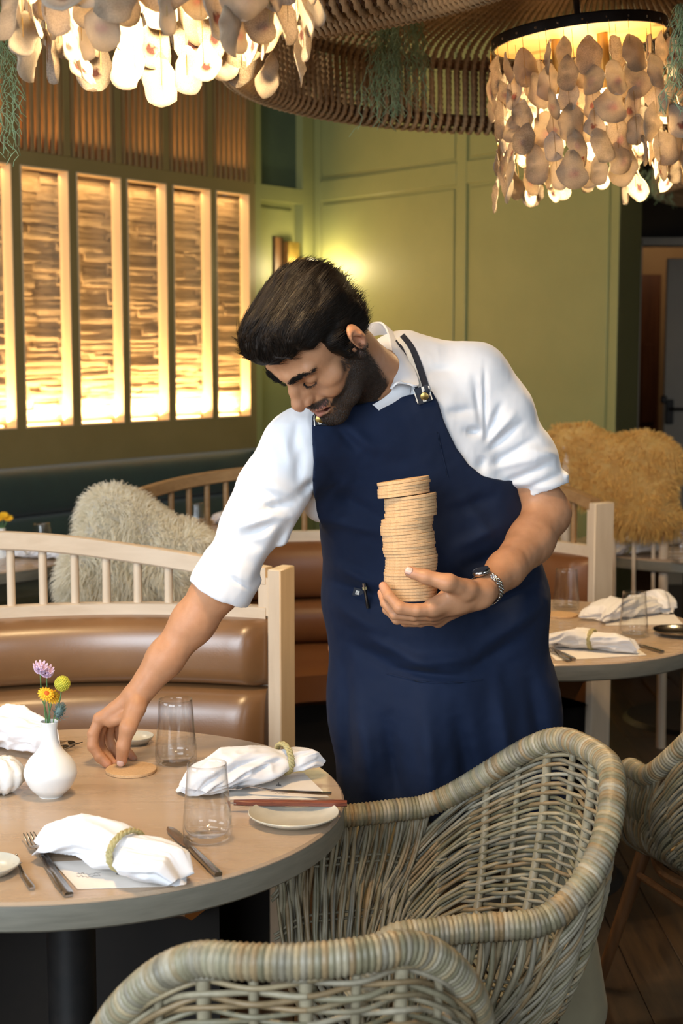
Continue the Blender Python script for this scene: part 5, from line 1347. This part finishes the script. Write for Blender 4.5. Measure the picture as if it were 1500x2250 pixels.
# teeth and eyes lashes
bb = MB(); xs_ = np.linspace(-.019, .019, 9)
for i in range(8):
    x = (xs_[i]+xs_[i+1])/2; f_ = .0945-14*x*x; bb.box(H(x, f_, -.0618+8*x*x), hr(.0045, .003, .0075), HR, .0012)
mp(bb.build('teeth', mat('tooth_enamel', (.72, .68, .58), .3, col2=(.68, .64, .54), scale=50)))
def hairline(name, pts, r, n, L, dirf, seed, m=None, jit=.3):
    rs = np.random.RandomState(seed); c = catmull(pts, 12); bb = MB()
    for i in range(n):
        t = rs.rand()*(len(c)-1.001); j = int(t); p = c[j]+(c[j+1]-c[j])*(t-j)+rs.randn(3)*r; d = dirf(t/(len(c)-1))+rs.randn(3)*jit; d /= np.linalg.norm(d); l = L*(.6+.5*rs.rand())
        bb.tube([H(*p), H(*(p+d*l*.5)), H(*(p+d*l))], [.00042, .00034, .00008], 3, caps=False)
    return mp(bb.build(name, m or Mhair, smooth=True))
for s in (1, -1):
    hairline('eyebrow', [(s*.010, .1035, .0285), (s*.022, .1015, .0355), (s*.036, .0945, .0390), (s*.050, .079, .0350)], .0019, 620, .0115, lambda t, s=s: v3(s*(.75), -.25-.3*t, .42-.75*t), 3, jit=.16)
    hairline('eyelashes', [(s*.0185, .0885, .0085), (s*.026, .0925, .0055), (s*.036, .0905, .0055), (s*.0445, .083, .0085)], .0003, 110, .0055, lambda t, s=s: v3(s*(t-.3)*.7, .8, -.55), 5, jit=.15)
# ---- hair: a solid cap plus strands
HC = SDF()
HC.ell(H(0, -.012, .058), hr(.0805, .092, .084), HR, k=0)
HC.ell(H(0, .040, .094), hr(.068, .058, .046), HR, k=.03)
HC.ell(H(.002, .066, .110), hr(.054, .046, .034), HR, k=.02)
HC.ell(H(0, -.044, .005), hr(.070, .052, .058), HR, k=.02)
for s in (-1, 1): HC.cap(H(s*.070, .022, .040), H(s*.0745, .020, .000), .011*HS, .0075*HS, k=.012)
def cutface(p):
    h = toH(p).astype(np.float32); l, f, u = np.abs(h[:, 0]), h[:, 1], h[:, 2]
    line = .082-.10*np.maximum(0, l-.045)-.9*np.maximum(0, l-.054)      # hairline height across the forehead
    a = (u-line)*.9                                                      # keep when above the hairline
    b_ = (.034-f)*.9                                                     # or behind the temples
    b_ = np.where(l < .045, np.minimum(b_, .02-f), b_)
    keep = np.maximum(a, np.where(l > .045, b_, -f+.01))
    low = u+.030-(.6)*np.maximum(0, f+.01)*0
    keep = np.minimum(keep, np.where(f < -.02, u+.060+.25*(f+.02), u+.012))
    ear = np.sqrt(((l-.085)/.8)**2+((f+.006)/.95)**2+((u-.006)/1.25)**2)-.026
    keep = np.minimum(keep, ear)
    return -keep*HS
HC.fun(lambda p: cutface(p), mode='i')
HC.fun(lambda p: .0022*fbm((toH(p)*np.array([1.0, .35, 1.])*55).astype(np.float32), 3)+.0022*np.sin(toH(p)[:, 0]*260+3*fbm((toH(p)*20).astype(np.float32), 2)))
hair = mp(sdf_obj('hair', HC, .0026, Mhair, None))
hv = np.array([v.co for v in hair.data.vertices]); hf = np.array([list(p.vertices)[:4] for p in hair.data.polygons]); hf = np.concatenate([hf[:, [0, 1, 2]], hf[:, [0, 2, 3]]])
def strands(V, F, n, L, r, seed, flow, name, m, lift_=.35, keep=None, wav=.1):
    rs = np.random.RandomState(seed); A, B_, C = V[F[:, 0]], V[F[:, 1]], V[F[:, 2]]; N = np.cross(B_-A, C-A); ar = np.linalg.norm(N, axis=1); N /= ar[:, None]+1e-12
    i = rs.choice(len(F), n, p=ar/ar.sum()); u, v = rs.rand(n, 1), rs.rand(n, 1); f = u+v > 1; u = np.where(f, 1-u, u); v = np.where(f, 1-v, v); p = A[i]+(B_-A)[i]*u+(C-A)[i]*v; nn = N[i]
    if keep is not None: k_ = keep(toH(p)); p, nn = p[k_], nn[k_]; n = len(p)
    out = [p-nn*.001]; x = p.copy(); h0 = toH(p); seg = 6; LL = (L*(.5+.8*rs.rand(n)))[:, None]
    nz = np.stack([fbm(h0*28+7, 2), fbm(h0*28+50, 2), fbm(h0*28+90, 2)], 1)
    for s in range(seg):
        d = flow(toH(x))@HR.T+nz*wav*3+nn*lift_*(1-1.6*s/seg); d = d-nn*(d*nn).sum(1)[:, None]*.9+nn*lift_*(1-1.8*s/seg); d /= np.linalg.norm(d, axis=1)[:, None]; x = x+d*LL/seg; out.append(x.copy())
    Pn = np.stack(out, 1); m_ = Pn.shape[1]; T = np.gradient(Pn, axis=1); S = np.cross(T, nn[:, None]+0*T); S /= np.linalg.norm(S, axis=2)[..., None]+1e-9; w_ = r*np.interp(np.linspace(0, 1, m_), [0, .5, 1], [1, .85, .1])[None, :, None]
    G = np.stack([Pn-S*w_, Pn+np.cross(S, T/np.linalg.norm(T, axis=2)[..., None])*w_*.8, Pn+S*w_], 2).reshape(n, m_*3, 3)
    base = []; 
    for s in range(m_-1):
        for c in range(2): a = s*3+c; base += [(a, a+1, a+4), (a, a+4, a+3)]
    Fc = (np.arange(n)[:, None, None]*(m_*3)+np.array(base)[None]).reshape(-1, 3)
    return mp(mk(name, G.reshape(-1, 3), Fc, m, None, True))
def flowhair(h):
    l, f, u = h[:, 0], h[:, 1], h[:, 2]; top = sm(u, .07, .12)[:, None]; side = v3(0, -.9, -.35)[None]*np.ones((len(h), 1)); tp = np.stack([.35*np.ones(len(h)), -.85+.9*sm(f, .05, .09), .15+.55*sm(f, .03, .08)], 1)
    return side*(1-top)+tp*top
o = strands(hv, hf, 15000, .026, .00042, 4, flowhair, 'hair_strands', Mhair, lift_=.06, wav=.05); o['kind'] = 'stuff'
# ---- beard strands over the jaw
bv = np.array([v.co for v in body.data.vertices]); bf = np.array([list(p.vertices)[:4] for p in body.data.polygons]); hb = toH(bv); near = np.linalg.norm(hb-[0, .03, -.05], axis=1) < .11
fm = near[bf[:, 0]] & near[bf[:, 2]]; bf2 = bf[fm]; bf2 = np.concatenate([bf2[:, [0, 1, 2]], bf2[:, [0, 2, 3]]])
def keepb(h):
    l, f, u = np.abs(h[:, 0]), h[:, 1], h[:, 2]; rs = np.random.RandomState(1); pz = rs.rand(len(h))
    jaw = sm(-(u+.014+.42*f), 0, .012)*sm(f, -.025, -.005)*sm(l, .020, .034); side = sm(l, .054, .066)*sm(-u, -.010, .015)*sm(f, -.012, .0)*(1-sm(f, .03, .05)); chin = sm(-u, .078, .086)*sm(f, .0, .03)
    st = (1-sm(l, .030, .040))*sm(-u, .039, .044)*(1-sm(-u, .0505, .0545))*sm(f, .080, .088); under = sm(-u, .06, .085)*sm(f, -.02, .01)
    return np.maximum.reduce([jaw, side, chin, st*.9, under*.6]) > .25+.75*pz
o = strands(bv, bf2, 40000, .0058, .00036, 8, lambda h: np.stack([h[:, 0]*2, .25+0*h[:, 1], -.9+0*h[:, 2]], 1), 'beard', Mbeard, lift_=.55, keep=keepb, wav=.12); o['kind'] = 'stuff'
# ------------------------------------------------------------------ folds helper
def folds(segs, Yc=None, front=True):
    """segs: (px0,py0,px1,py1,Y,width,amp) creases: + raises, - sinks"""
    S = [(P(a, b, Y), P(c, d, Y), w_, am) for a, b, c, d, Y, w_, am in segs]
    def fn(p):
        r = np.zeros(len(p), np.float32)
        lo_, hi_ = p[:, [0, 2]].min(0), p[:, [0, 2]].max(0)
        for A, B_, w_, am in S:
            if np.any(np.minimum(A, B_)[[0, 2]]-3*w_ > hi_) or np.any(np.maximum(A, B_)[[0, 2]]+3*w_ < lo_): continue
            a = A[[0, 2]].astype(np.float32); e = (B_-A)[[0, 2]].astype(np.float32); qx = p[:, [0, 2]]-a; t = np.clip((qx@e)/(e@e), 0, 1); g = qx-t[:, None]*e; d2 = (g*g).sum(1)
            m_ = 1-sm(p[:, 1]-A[1], .04, .14); r -= (1.55*am*np.exp(-d2/(w_*w_))*np.sin(PI*np.clip(t*.9+.08, 0, 1))*m_).astype(np.float32)
        return r
    return fn
# ------------------------------------------------------------------ shirt
APOLY = [(687, 908), (712, 902), (800, 884), (905, 866), (945, 858), (958, 882), (975, 935), (1000, 985), (1030, 1022), (1062, 1046), (1112, 1060), (1400, 1060), (1400, 1800), (600, 1800), (600, 1180), (706, 1160), (698, 1130), (691, 1080), (689, 1000)]
apf0 = poly_sdf([P(a, b_, 2.9)[[0, 2]] for a, b_ in APOLY])
S = SDF(); TOR(S, 0.0, k=.05)
S.cap(P(700, 1020, 2.885), P(712, 1095, 2.92), .058, .050, k=.03)                        # loose fold at the side
S.cap(NB+v3(0, .01, .005), P(880, 800, 2.98), .068, .066, k=.04); S.cap(P(890, 806, 2.985), SHL, .064, .066, k=.03)
S.cap(P(800, 850, 2.94), SHR, .062, .062, k=.04)
S.chain([SHR, P(600, 1075, 2.83), P(560, 1160, 2.815), P(487, 1290, 2.80)], [.069, .0655, .0625, .0570], k=.03)
S.chain([SHL, P(1095, 905, 2.995), P(1148, 1005, 3.0), P(1203, 1118, 3.0)], [.071, .0665, .062, .0575], k=.03)
# rolled cuffs
def cuff(a, b_, r):
    d = (b_-a)/np.linalg.norm(b_-a); S.cap(a, b_, r, r+.001, k=.006); return d
dR = cuff(P(510, 1248, 2.803), P(487, 1290, 2.80), .0630); dL = cuff(P(1188, 1088, 3.0), P(1203, 1118, 3.0), .0630)
CR, CLf = P(477, 1304, 2.799), P(1204, 1128, 3.0)
def planecut(c, d, rad):
    c = c.astype(np.float32); d = d.astype(np.float32)
    def fn(p):
        q_ = p-c; a = q_@d; return np.where((q_*q_).sum(1) < rad*rad, a, -1.0).astype(np.float32)
    return fn
dRr = v3(-.42, -.02, -.90); dRr /= np.linalg.norm(dRr); dLr = v3(-.10, .0, -1.); dLr /= np.linalg.norm(dLr)
S.fun(planecut(CR, dRr, .13), mode='i'); S.fun(planecut(CLf, dLr, .105), mode='i')
S.cap(CR+dRr*.02, CR-dRr*.035, .043, .043, k=.003, mode='s'); S.cap(CLf+dLr*.02, CLf-dLr*.03, .047, .047, k=.003, mode='s')
# neck opening
S.cap(NB+v3(-.04, -.10, -.03), H(0, -.012, -.065), .052, .066, k=.008, mode='s')
S.fun(folds([
    (650, 1098, 560, 1120, 2.80, .010, -.008), (640, 1120, 520, 1180, 2.80, .012, -.007), (630, 1150, 575, 1250, 2.80, .011, -.009), (600, 1215, 560, 1280, 2.80, .009, -.008),
    (655, 1080, 690, 1050, 2.86, .009, -.008), (660, 980, 655, 1060, 2.84, .010, -.007), (645, 1130, 500, 1150, 2.80, .010, .006), (560, 1030, 640, 1085, 2.80, .012, .004), (545, 1060, 640, 1100, 2.8, .008, -.004), (535, 1095, 630, 1135, 2.8, .008, .004),
    (470, 1235, 560, 1290, 2.80, .005, -.004), (500, 1180, 600, 1195, 2.8, .012, -.004), (530, 1200, 490, 1255, 2.80, .010, -.004),
    (1062, 960, 1058, 800, 2.97, .005, -.006), (1064, 965, 1100, 880, 2.96, .008, -.008), (1068, 970, 1130, 900, 2.96, .008, .005), (1070, 985, 1150, 920, 2.96, .009, -.006),
    (1080, 1020, 1180, 960, 2.95, .009, -.006), (1085, 1025, 1200, 1000, 2.95, .009, .004), (1110, 1060, 1215, 1015, 2.95, .009, -.005), (1125, 1085, 1240, 1040, 2.95, .007, -.004), (1135, 1070, 1245, 1075, 2.95, .007, .004), (1140, 1098, 1255, 1085, 2.95, .004, -.0025),
    (1150, 985, 1235, 1005, 2.95, .010, .004), (1235, 1040, 1258, 1045, 2.99, .008, .005),
    (935, 815, 1010, 812, 2.92, .010, -.004), (975, 905, 1050, 900, 2.92, .010, -.005), (1020, 945, 1058, 950, 2.93, .009, -.009), (1060, 1000, 1050, 1040, 2.93, .012, -.006), (1040, 830, 1055, 940, 2.93, .007, -.006),
    (640, 1010, 620, 940, 2.81, .011, .004), (655, 930, 640, 1010, 2.82, .009, -.004)]))
S.fun(lambda p: (.010*sm(-apf0(p[:, [0, 2]].astype(np.float32)), .006, .02)*(1-sm(p[:, 1], 3.02, 3.06))).astype(np.float32))
S.fun(lambda p: .0022*fbm(p*np.array([20, 20, 12], np.float32), 2)+.0010*np.abs(vnoise(p*np.array([70, 30, 40], np.float32))))
shirt = mp(sdf_obj('shirt', S, .0030, Mshirt, None, lo=[-.35, 2.6, .62], hi=[.62, 3.3, 1.75]))
# collar
def strip(name, A_, B_, m, th, n=10, bow=0.0, par=None):
    a, b_ = catmull([P(*p_) if len(p_) == 3 else p_ for p_ in A_], n), catmull([P(*p_) if len(p_) == 3 else p_ for p_ in B_], n); m_ = min(len(a), len(b_)); G = []
    for i in range(m_): G.append([a[i]+(b_[i]-a[i])*t+v3(0, -1, .3)*bow*math.sin(PI*t) for t in np.linspace(0, 1, 7)])
    bb = MB(); bb.grid(np.array(G), thick=th); return addto(par or MAN, bb.build(name, m, smooth=60))
strip('collar', [(800, 716, 3.015), (818, 710, 2.995), (840, 714, 2.97), (855, 745, 2.925), (864, 785, 2.885), (867, 830, 2.845), (860, 856, 2.82)], [(806, 745, 3.02), (836, 736, 3.01), (872, 745, 2.99), (893, 778, 2.935), (908, 815, 2.875), (916, 850, 2.835), (880, 838, 2.812)], Mshirt, .004, bow=.006)
strip('collar_band', [(864, 835, 2.845), (860, 857, 2.835), (845, 872, 2.83), (818, 890, 2.83)], [(900, 830, 2.865), (895, 870, 2.852), (870, 890, 2.845), (835, 905, 2.838)], Mshirt, .004, bow=.004)
# ------------------------------------------------------------------ apron
AP = SDF(); TOR(AP, .009, k=.05)
AP.cap(P(700, 1020, 2.885), P(712, 1095, 2.92), .065, .057, k=.03)
AP.cap(NB+v3(0, .01, .005), P(880, 800, 2.98), .075, .073, k=.04); AP.cap(P(890, 806, 2.985), SHL, .071, .073, k=.03)
AP.cap(P(800, 850, 2.94), SHR, .069, .069, k=.04); AP.cap(SHR, P(600, 1075, 2.83), .076, .0725, k=.03); AP.cap(SHL, P(1095, 905, 2.995), .078, .0735, k=.03)
# skirt
AP.cap(P(835, 1330, 3.015), P(838, 1560, 3.02), .110, .105, k=.06); AP.cap(P(1075, 1330, 3.04), P(1098, 1560, 3.05), .112, .118, k=.06); AP.cap(P(955, 1330, 3.0), P(965, 1560, 2.995), .118, .120, k=.06)
AP.cap(P(838, 1540, 3.02), P(850, 1840, 3.01), .105, .100, k=.05); AP.cap(P(1098, 1540, 3.05), P(1120, 1840, 3.07), .118, .135, k=.05); AP.cap(P(965, 1540, 2.995), P(975, 1840, 2.99), .120, .115, k=.06)
apf = poly_sdf([P(a, b_, 2.9)[[0, 2]] for a, b_ in APOLY])
AP.fun(lambda p: np.maximum(apf(p[:, [0, 2]].astype(np.float32)), (p[:, 1]-3.12-.02)).astype(np.float32), mode='i')
AP.fun(folds([
    (700, 1285, 900, 1330, 2.88, .016, -.010), (730, 1330, 850, 1400, 2.88, .018, .008), (740, 1250, 830, 1290, 2.88, .012, .006), (1190, 1290, 1020, 1340, 2.93, .015, -.010), (1200, 1330, 1040, 1420, 2.93, .018, .008),
    (760, 1420, 900, 1480, 2.88, .016, -.007), (800, 1400, 960, 1470, 2.88, .012, .006), (860, 1475, 1030, 1490, 2.88, .010, -.008), (880, 1450, 1060, 1440, 2.9, .014, .007), (1000, 1480, 1150, 1400, 2.93, .016, -.006),
    (735, 1080, 850, 1150, 2.86, .014, -.005), (720, 1150, 850, 1170, 2.86, .012, .005), (1000, 1120, 1100, 1090, 2.9, .014, -.005), (1000, 1200, 1120, 1150, 2.9, .014, .006), (1010, 1250, 1150, 1200, 2.9, .012, -.005), (1010, 1080, 1090, 1200, 2.9, .014, .004),
    (790, 1560, 820, 1770, 2.9, .020, .012), (850, 1580, 880, 1780, 2.9, .018, -.012), (930, 1540, 950, 1780, 2.9, .022, .014), (1000, 1560, 1040, 1780, 2.9, .020, -.014), (1090, 1500, 1130, 1780, 2.93, .022, .014), (1160, 1480, 1200, 1700, 2.95, .018, -.012), (760, 1450, 770, 1760, 2.9, .014, -.008),
    (735, 930, 790, 990, 2.86, .010, -.005), (760, 925, 830, 1000, 2.86, .012, .004), (700, 1000, 760, 1060, 2.86, .014, -.004), (780, 960, 900, 1000, 2.86, .016, .003)]))
AP.fun(lambda p: .0022*fbm(p*11, 2)+.0008*vnoise(p*60))
apron = mp(sdf_obj('apron', AP, .0034, Mapron, None, lo=[-.12, 2.6, .45], hi=[.65, 3.25, 1.5]))
# pocket seam, straps, tabs and snaps
def surfY(sdf, x, z_, y0=2.55, y1=3.2):
    ys = np.linspace(y0, y1, 260); d = sdf.ev(np.stack([np.full(260, x), ys, np.full(260, z_)], 1).astype(np.float32)); i = np.argmax(d < 0)
    return ys[i] if d[i] < 0 else None
def onsurf(sdf, px, py, Yg, off=.003):
    for _ in range(4):
        p = P(px, py, Yg); y = surfY(sdf, p[0], p[2])
        if y is None: break
        Yg = y
    return P(px, py, Yg-off)
def surf_strip(name, sdf, A_, w_, m, th=.0018, off=.004, Yg=2.85, n=8, guess=None):
    pts = catmull([(a, b_, 0) for a, b_ in A_], n)[:, :2]; T = np.gradient(pts, axis=0); T /= np.linalg.norm(T, axis=1)[:, None]; Nn = np.stack([-T[:, 1], T[:, 0]], 1); G = []
    for p_, n_ in zip(pts, Nn): G.append([onsurf(sdf, *(p_+n_*w_*t), Yg, off) for t in (-.5, -.17, .17, .5)])
    bb = MB(); bb.grid(np.array(G), thick=-th if False else th); return mp(bb.build(name, m, smooth=60))
SS = SDF(); SS.ops = S.ops
surf_strip('apron_strap', SS, [(876, 742), (898, 770), (916, 815), (932, 866)], 30, Mnavyweb, off=.006)
surf_strip('strap_stripe', SS, [(874, 742), (895, 770), (912, 815), (928, 868)], 9, Mstripe, off=.0115)
surf_strip('strap_tab', AP, [(924, 850), (936, 884)], 34, Mnavyweb, off=.007)
surf_strip('strap_tab', AP, [(703, 898), (703, 934)], 32, Mnavyweb, off=.007)
surf_strip('tab_edge', AP, [(908, 856), (918, 886)], 2.4, Mstripe, off=.009); surf_strip('tab_edge', AP, [(941, 848), (949, 878)], 2.4, Mstripe, off=.009)
surf_strip('tab_edge', AP, [(689, 905), (691, 936)], 2.4, Mstripe, off=.009); surf_strip('tab_edge', AP, [(716, 902), (717, 928)], 2.4, Mstripe, off=.009)
surf_strip('strap_stripe', AP, [(928, 850), (934, 882)], 6, Mstripe, off=.0095); surf_strip('strap_stripe', AP, [(701, 896), (703, 932)], 6, Mstripe, off=.0095)
for (a, b_) in ((932, 871), (702, 922)):
    c = onsurf(AP, a, b_, 2.85, .0105); bb = MB(); bb.lathe([(0, .0), (.0082, .0), (.0085, .001), (.0078, .0026), (.004, .0036), (0, .0038)], 24, c, Rx(PI/2+.12)); mp(bb.build('snap', M['brass']))
surf_strip('pocket_seam', AP, [(962, 950), (972, 1000), (984, 1048)], 1.6, Mapron, off=.0035)
surf_strip('pocket_hem', AP, [(850, 1480), (950, 1500), (1060, 1494)], 3, Mapron, off=.0035)
# trousers and shoes
TR = SDF()
for a, k_, h_ in zip(AN, KN, HP): TR.chain([h_, k_, a-[0, 0, .02]], [.100, .090, .088], k=.04)
TR.fun(lambda p: .004*fbm(p*np.array([12, 12, 7], np.float32), 2))
mp(sdf_obj('trousers', TR, .006, Mkhaki, None, lo=[-.2, 2.7, .03], hi=[.75, 3.3, .85]))
for a in AN:
    SH = SDF(); SH.cap(a+[0, .04, -.075], a+[-.02, -.14, -.085], .042, .036, k=.02); SH.box(a+[-.01, -.055, -.112], (.045, .13, .008), .004, k=.008)
    mp(sdf_obj('shoe', SH, .005, M['iron'], None))
# ------------------------------------------------------------------ wristwatch
wd_ = (P(1110, 1252, 2.82)-WRL); wd_ /= np.linalg.norm(wd_); wc_ = WRL+wd_*.022
WF = frame(wd_, (0, -.3, 1)); SUBS = []
ww = empty('wristwatch', tuple(wc_), 0, 'steel link wristwatch on the wrist below the coaster stack', 'watch')
nl = 26
for i in range(nl):
    a = 2*PI*i/nl; d = WF[:, 1]*math.cos(a)+WF[:, 2]*math.sin(a); R_ = np.stack([wd_, np.cross(d, wd_), d], 1)
    if 3 <= i <= 7: continue
    b = MB()
    for j, (o_, w_) in enumerate(((-.0068, .0048), (-.0022, .0036), (.0022, .0036), (.0068, .0048))):
        b.box(wc_+d*(.0315)+wd_*o_+R_[:, 1]*(.0018 if j % 2 else -.0018), (w_, .0062, .0032), R_, .0012)
    addto(ww, b.build('bracelet_link', M['steel_b']))
a = 2*PI*5/nl; d = WF[:, 1]*math.cos(a)+WF[:, 2]*math.sin(a); R_ = np.stack([wd_, np.cross(d, wd_), d], 1)
b = MB(); b.lathe([(0, 0), (.017, 0), (.0185, .003), (.0185, .006), (.0165, .0085), (.0155, .008), (0, .008)], 32, wc_+d*.031, R_); addto(ww, b.build('watch_case', M['steel_b']))
b = MB(); b.lathe([(0, .0081), (.0152, .0081), (.0152, .0076), (0, .0076)], 32, wc_+d*.0312, R_); addto(ww, b.build('dial', mat('dark_dial', (.03, .035, .05), .25, col2=(.02, .025, .04), scale=30)))
b = MB(); b.tube([wc_+d*.035+wd_*.018, wc_+d*.035+wd_*.022], .0025, 10); addto(ww, b.build('crown', M['steel_b']))
# ------------------------------------------------------------------ pen, name tag in the apron pocket
c0, c1_ = onsurf(AP, 799, 1281, 2.85, .010), onsurf(AP, 808, 1336, 2.85, .007)
pn = empty('pen', tuple(c1_), 0, 'slim black and chrome pen clipped in the apron waist pocket', 'pen')
b = MB(); b.tube([c0+(c1_-c0)*.12, c1_], .0032, 10); addto(pn, b.build('barrel', M['iron'])); b = MB(); b.tube([c0, c0+(c1_-c0)*.16], .0036, 10); b.tube([c0+v3(0, -.005, 0), c0+(c1_-c0)*.8+v3(0, -.005, 0)], .0012, 6); addto(pn, b.build('clip', M['steel_b'])); b = MB(); b.tube([c0+(c1_-c0)*.16, c0+(c1_-c0)*.26], .0045, 10); addto(pn, b.build('collar_band', M['raffia']))
c = onsurf(AP, 787, 1302, 2.85, .006); tg = empty('pocket_tag', tuple(c), 0, 'tiny navy and white woven tag beside the pen on apron', 'tag')
b = MB(); b.box(c, (.022, .0015, .017), Ry(.25), .0004); addto(tg, b.build('patch', Mnavyweb)); b = MB(); b.box(c+v3(-.002, -.0013, .0), (.0075, .0008, .008), Ry(.25)); addto(tg, b.build('print', Mstripe)); b = MB(); b.tube([c+v3(-.0045, -.002, -.002), c+v3(-.002, -.002, .002), c+v3(-.001, -.002, -.002)], .0004, 4); addto(tg, b.build('emblem', Mnavyweb))
# ------------------------------------------------------------------ stack of coasters
rs = np.random.RandomState(12)
top = P(892, 1053, 2.742); bot = P(904, 1316, 2.738); ax = (top-bot); Ls = np.linalg.norm(ax); ax /= Ls
tilt = v3(-.10, -.08, 1.); hh = 0; i = 0; NS = 38
offs = np.interp(np.arange(NS), [0, 8, 8.1, 13, 13.1, 20, 20.1, 25, 25.1, 32, 32.1, 37], [-.000, -.001, .001, .004, .001, -.001, -.004, -.002, .006, .006, -.006, -.005])
for i in range(NS):
    t_ = Ls/NS; c = bot+ax*(i*t_); ang = v3(-.02-.05*math.sin(i*.35), .02, 1.); ang /= np.linalg.norm(ang); tl = ax+v3(-.13+.16*(1-i/NS)*1.0, .06, 0)*.8; tl /= np.linalg.norm(tl)
    R_ = frame(np.cross(v3(0, 1, 0), tl), tl)
    ORD = 'second third fourth fifth sixth seventh eighth ninth tenth eleventh twelfth thirteenth fourteenth fifteenth sixteenth seventeenth eighteenth nineteenth'.split()
    lab = 'lowest cork coaster of the stack resting on the curled fingers' if i == 0 else ('topmost cork coaster of the tall stack held against the apron' if i == NS-1 else ('%s cork coaster from the bottom of the held stack' % ORD[i-1] if i < NS//2 else '%s cork coaster from the top of the held stack' % ORD[NS-2-i]))
    coaster(c+v3(offs[i]+rs.randn()*.0005, rs.randn()*.0005, 0), lab, 'cork coasters in the held stack', r=.0498+rs.randn()*.0002, t=t_*.97, R=R_)

# pieces of pieces
def sub(child, par):
    child.parent = par; child.matrix_parent_inverse = Matrix.Identity(4)
kids = {}
for o in MAN.children: kids.setdefault(o.name.split('.')[0], []).append(o)
for o in kids.get('fingernail', [])+kids.get('teeth', []): sub(o, body)
for o in kids.get('strap_stripe', [])+kids.get('strap_tab', [])+kids.get('tab_edge', [])+kids.get('snap', [])+kids.get('pocket_seam', [])+kids.get('pocket_hem', [])+kids.get('apron_strap', []): sub(o, apron)
sub([o for o in MAN.children if o.name.startswith('hair_strands')][0], hair)
for o in kids.get('collar', [])+kids.get('collar_band', []): sub(o, shirt)
wk = {o.name.split('.')[0]: o for o in ww.children}
sub(wk['dial'], wk['watch_case']); sub(wk['crown'], wk['watch_case'])
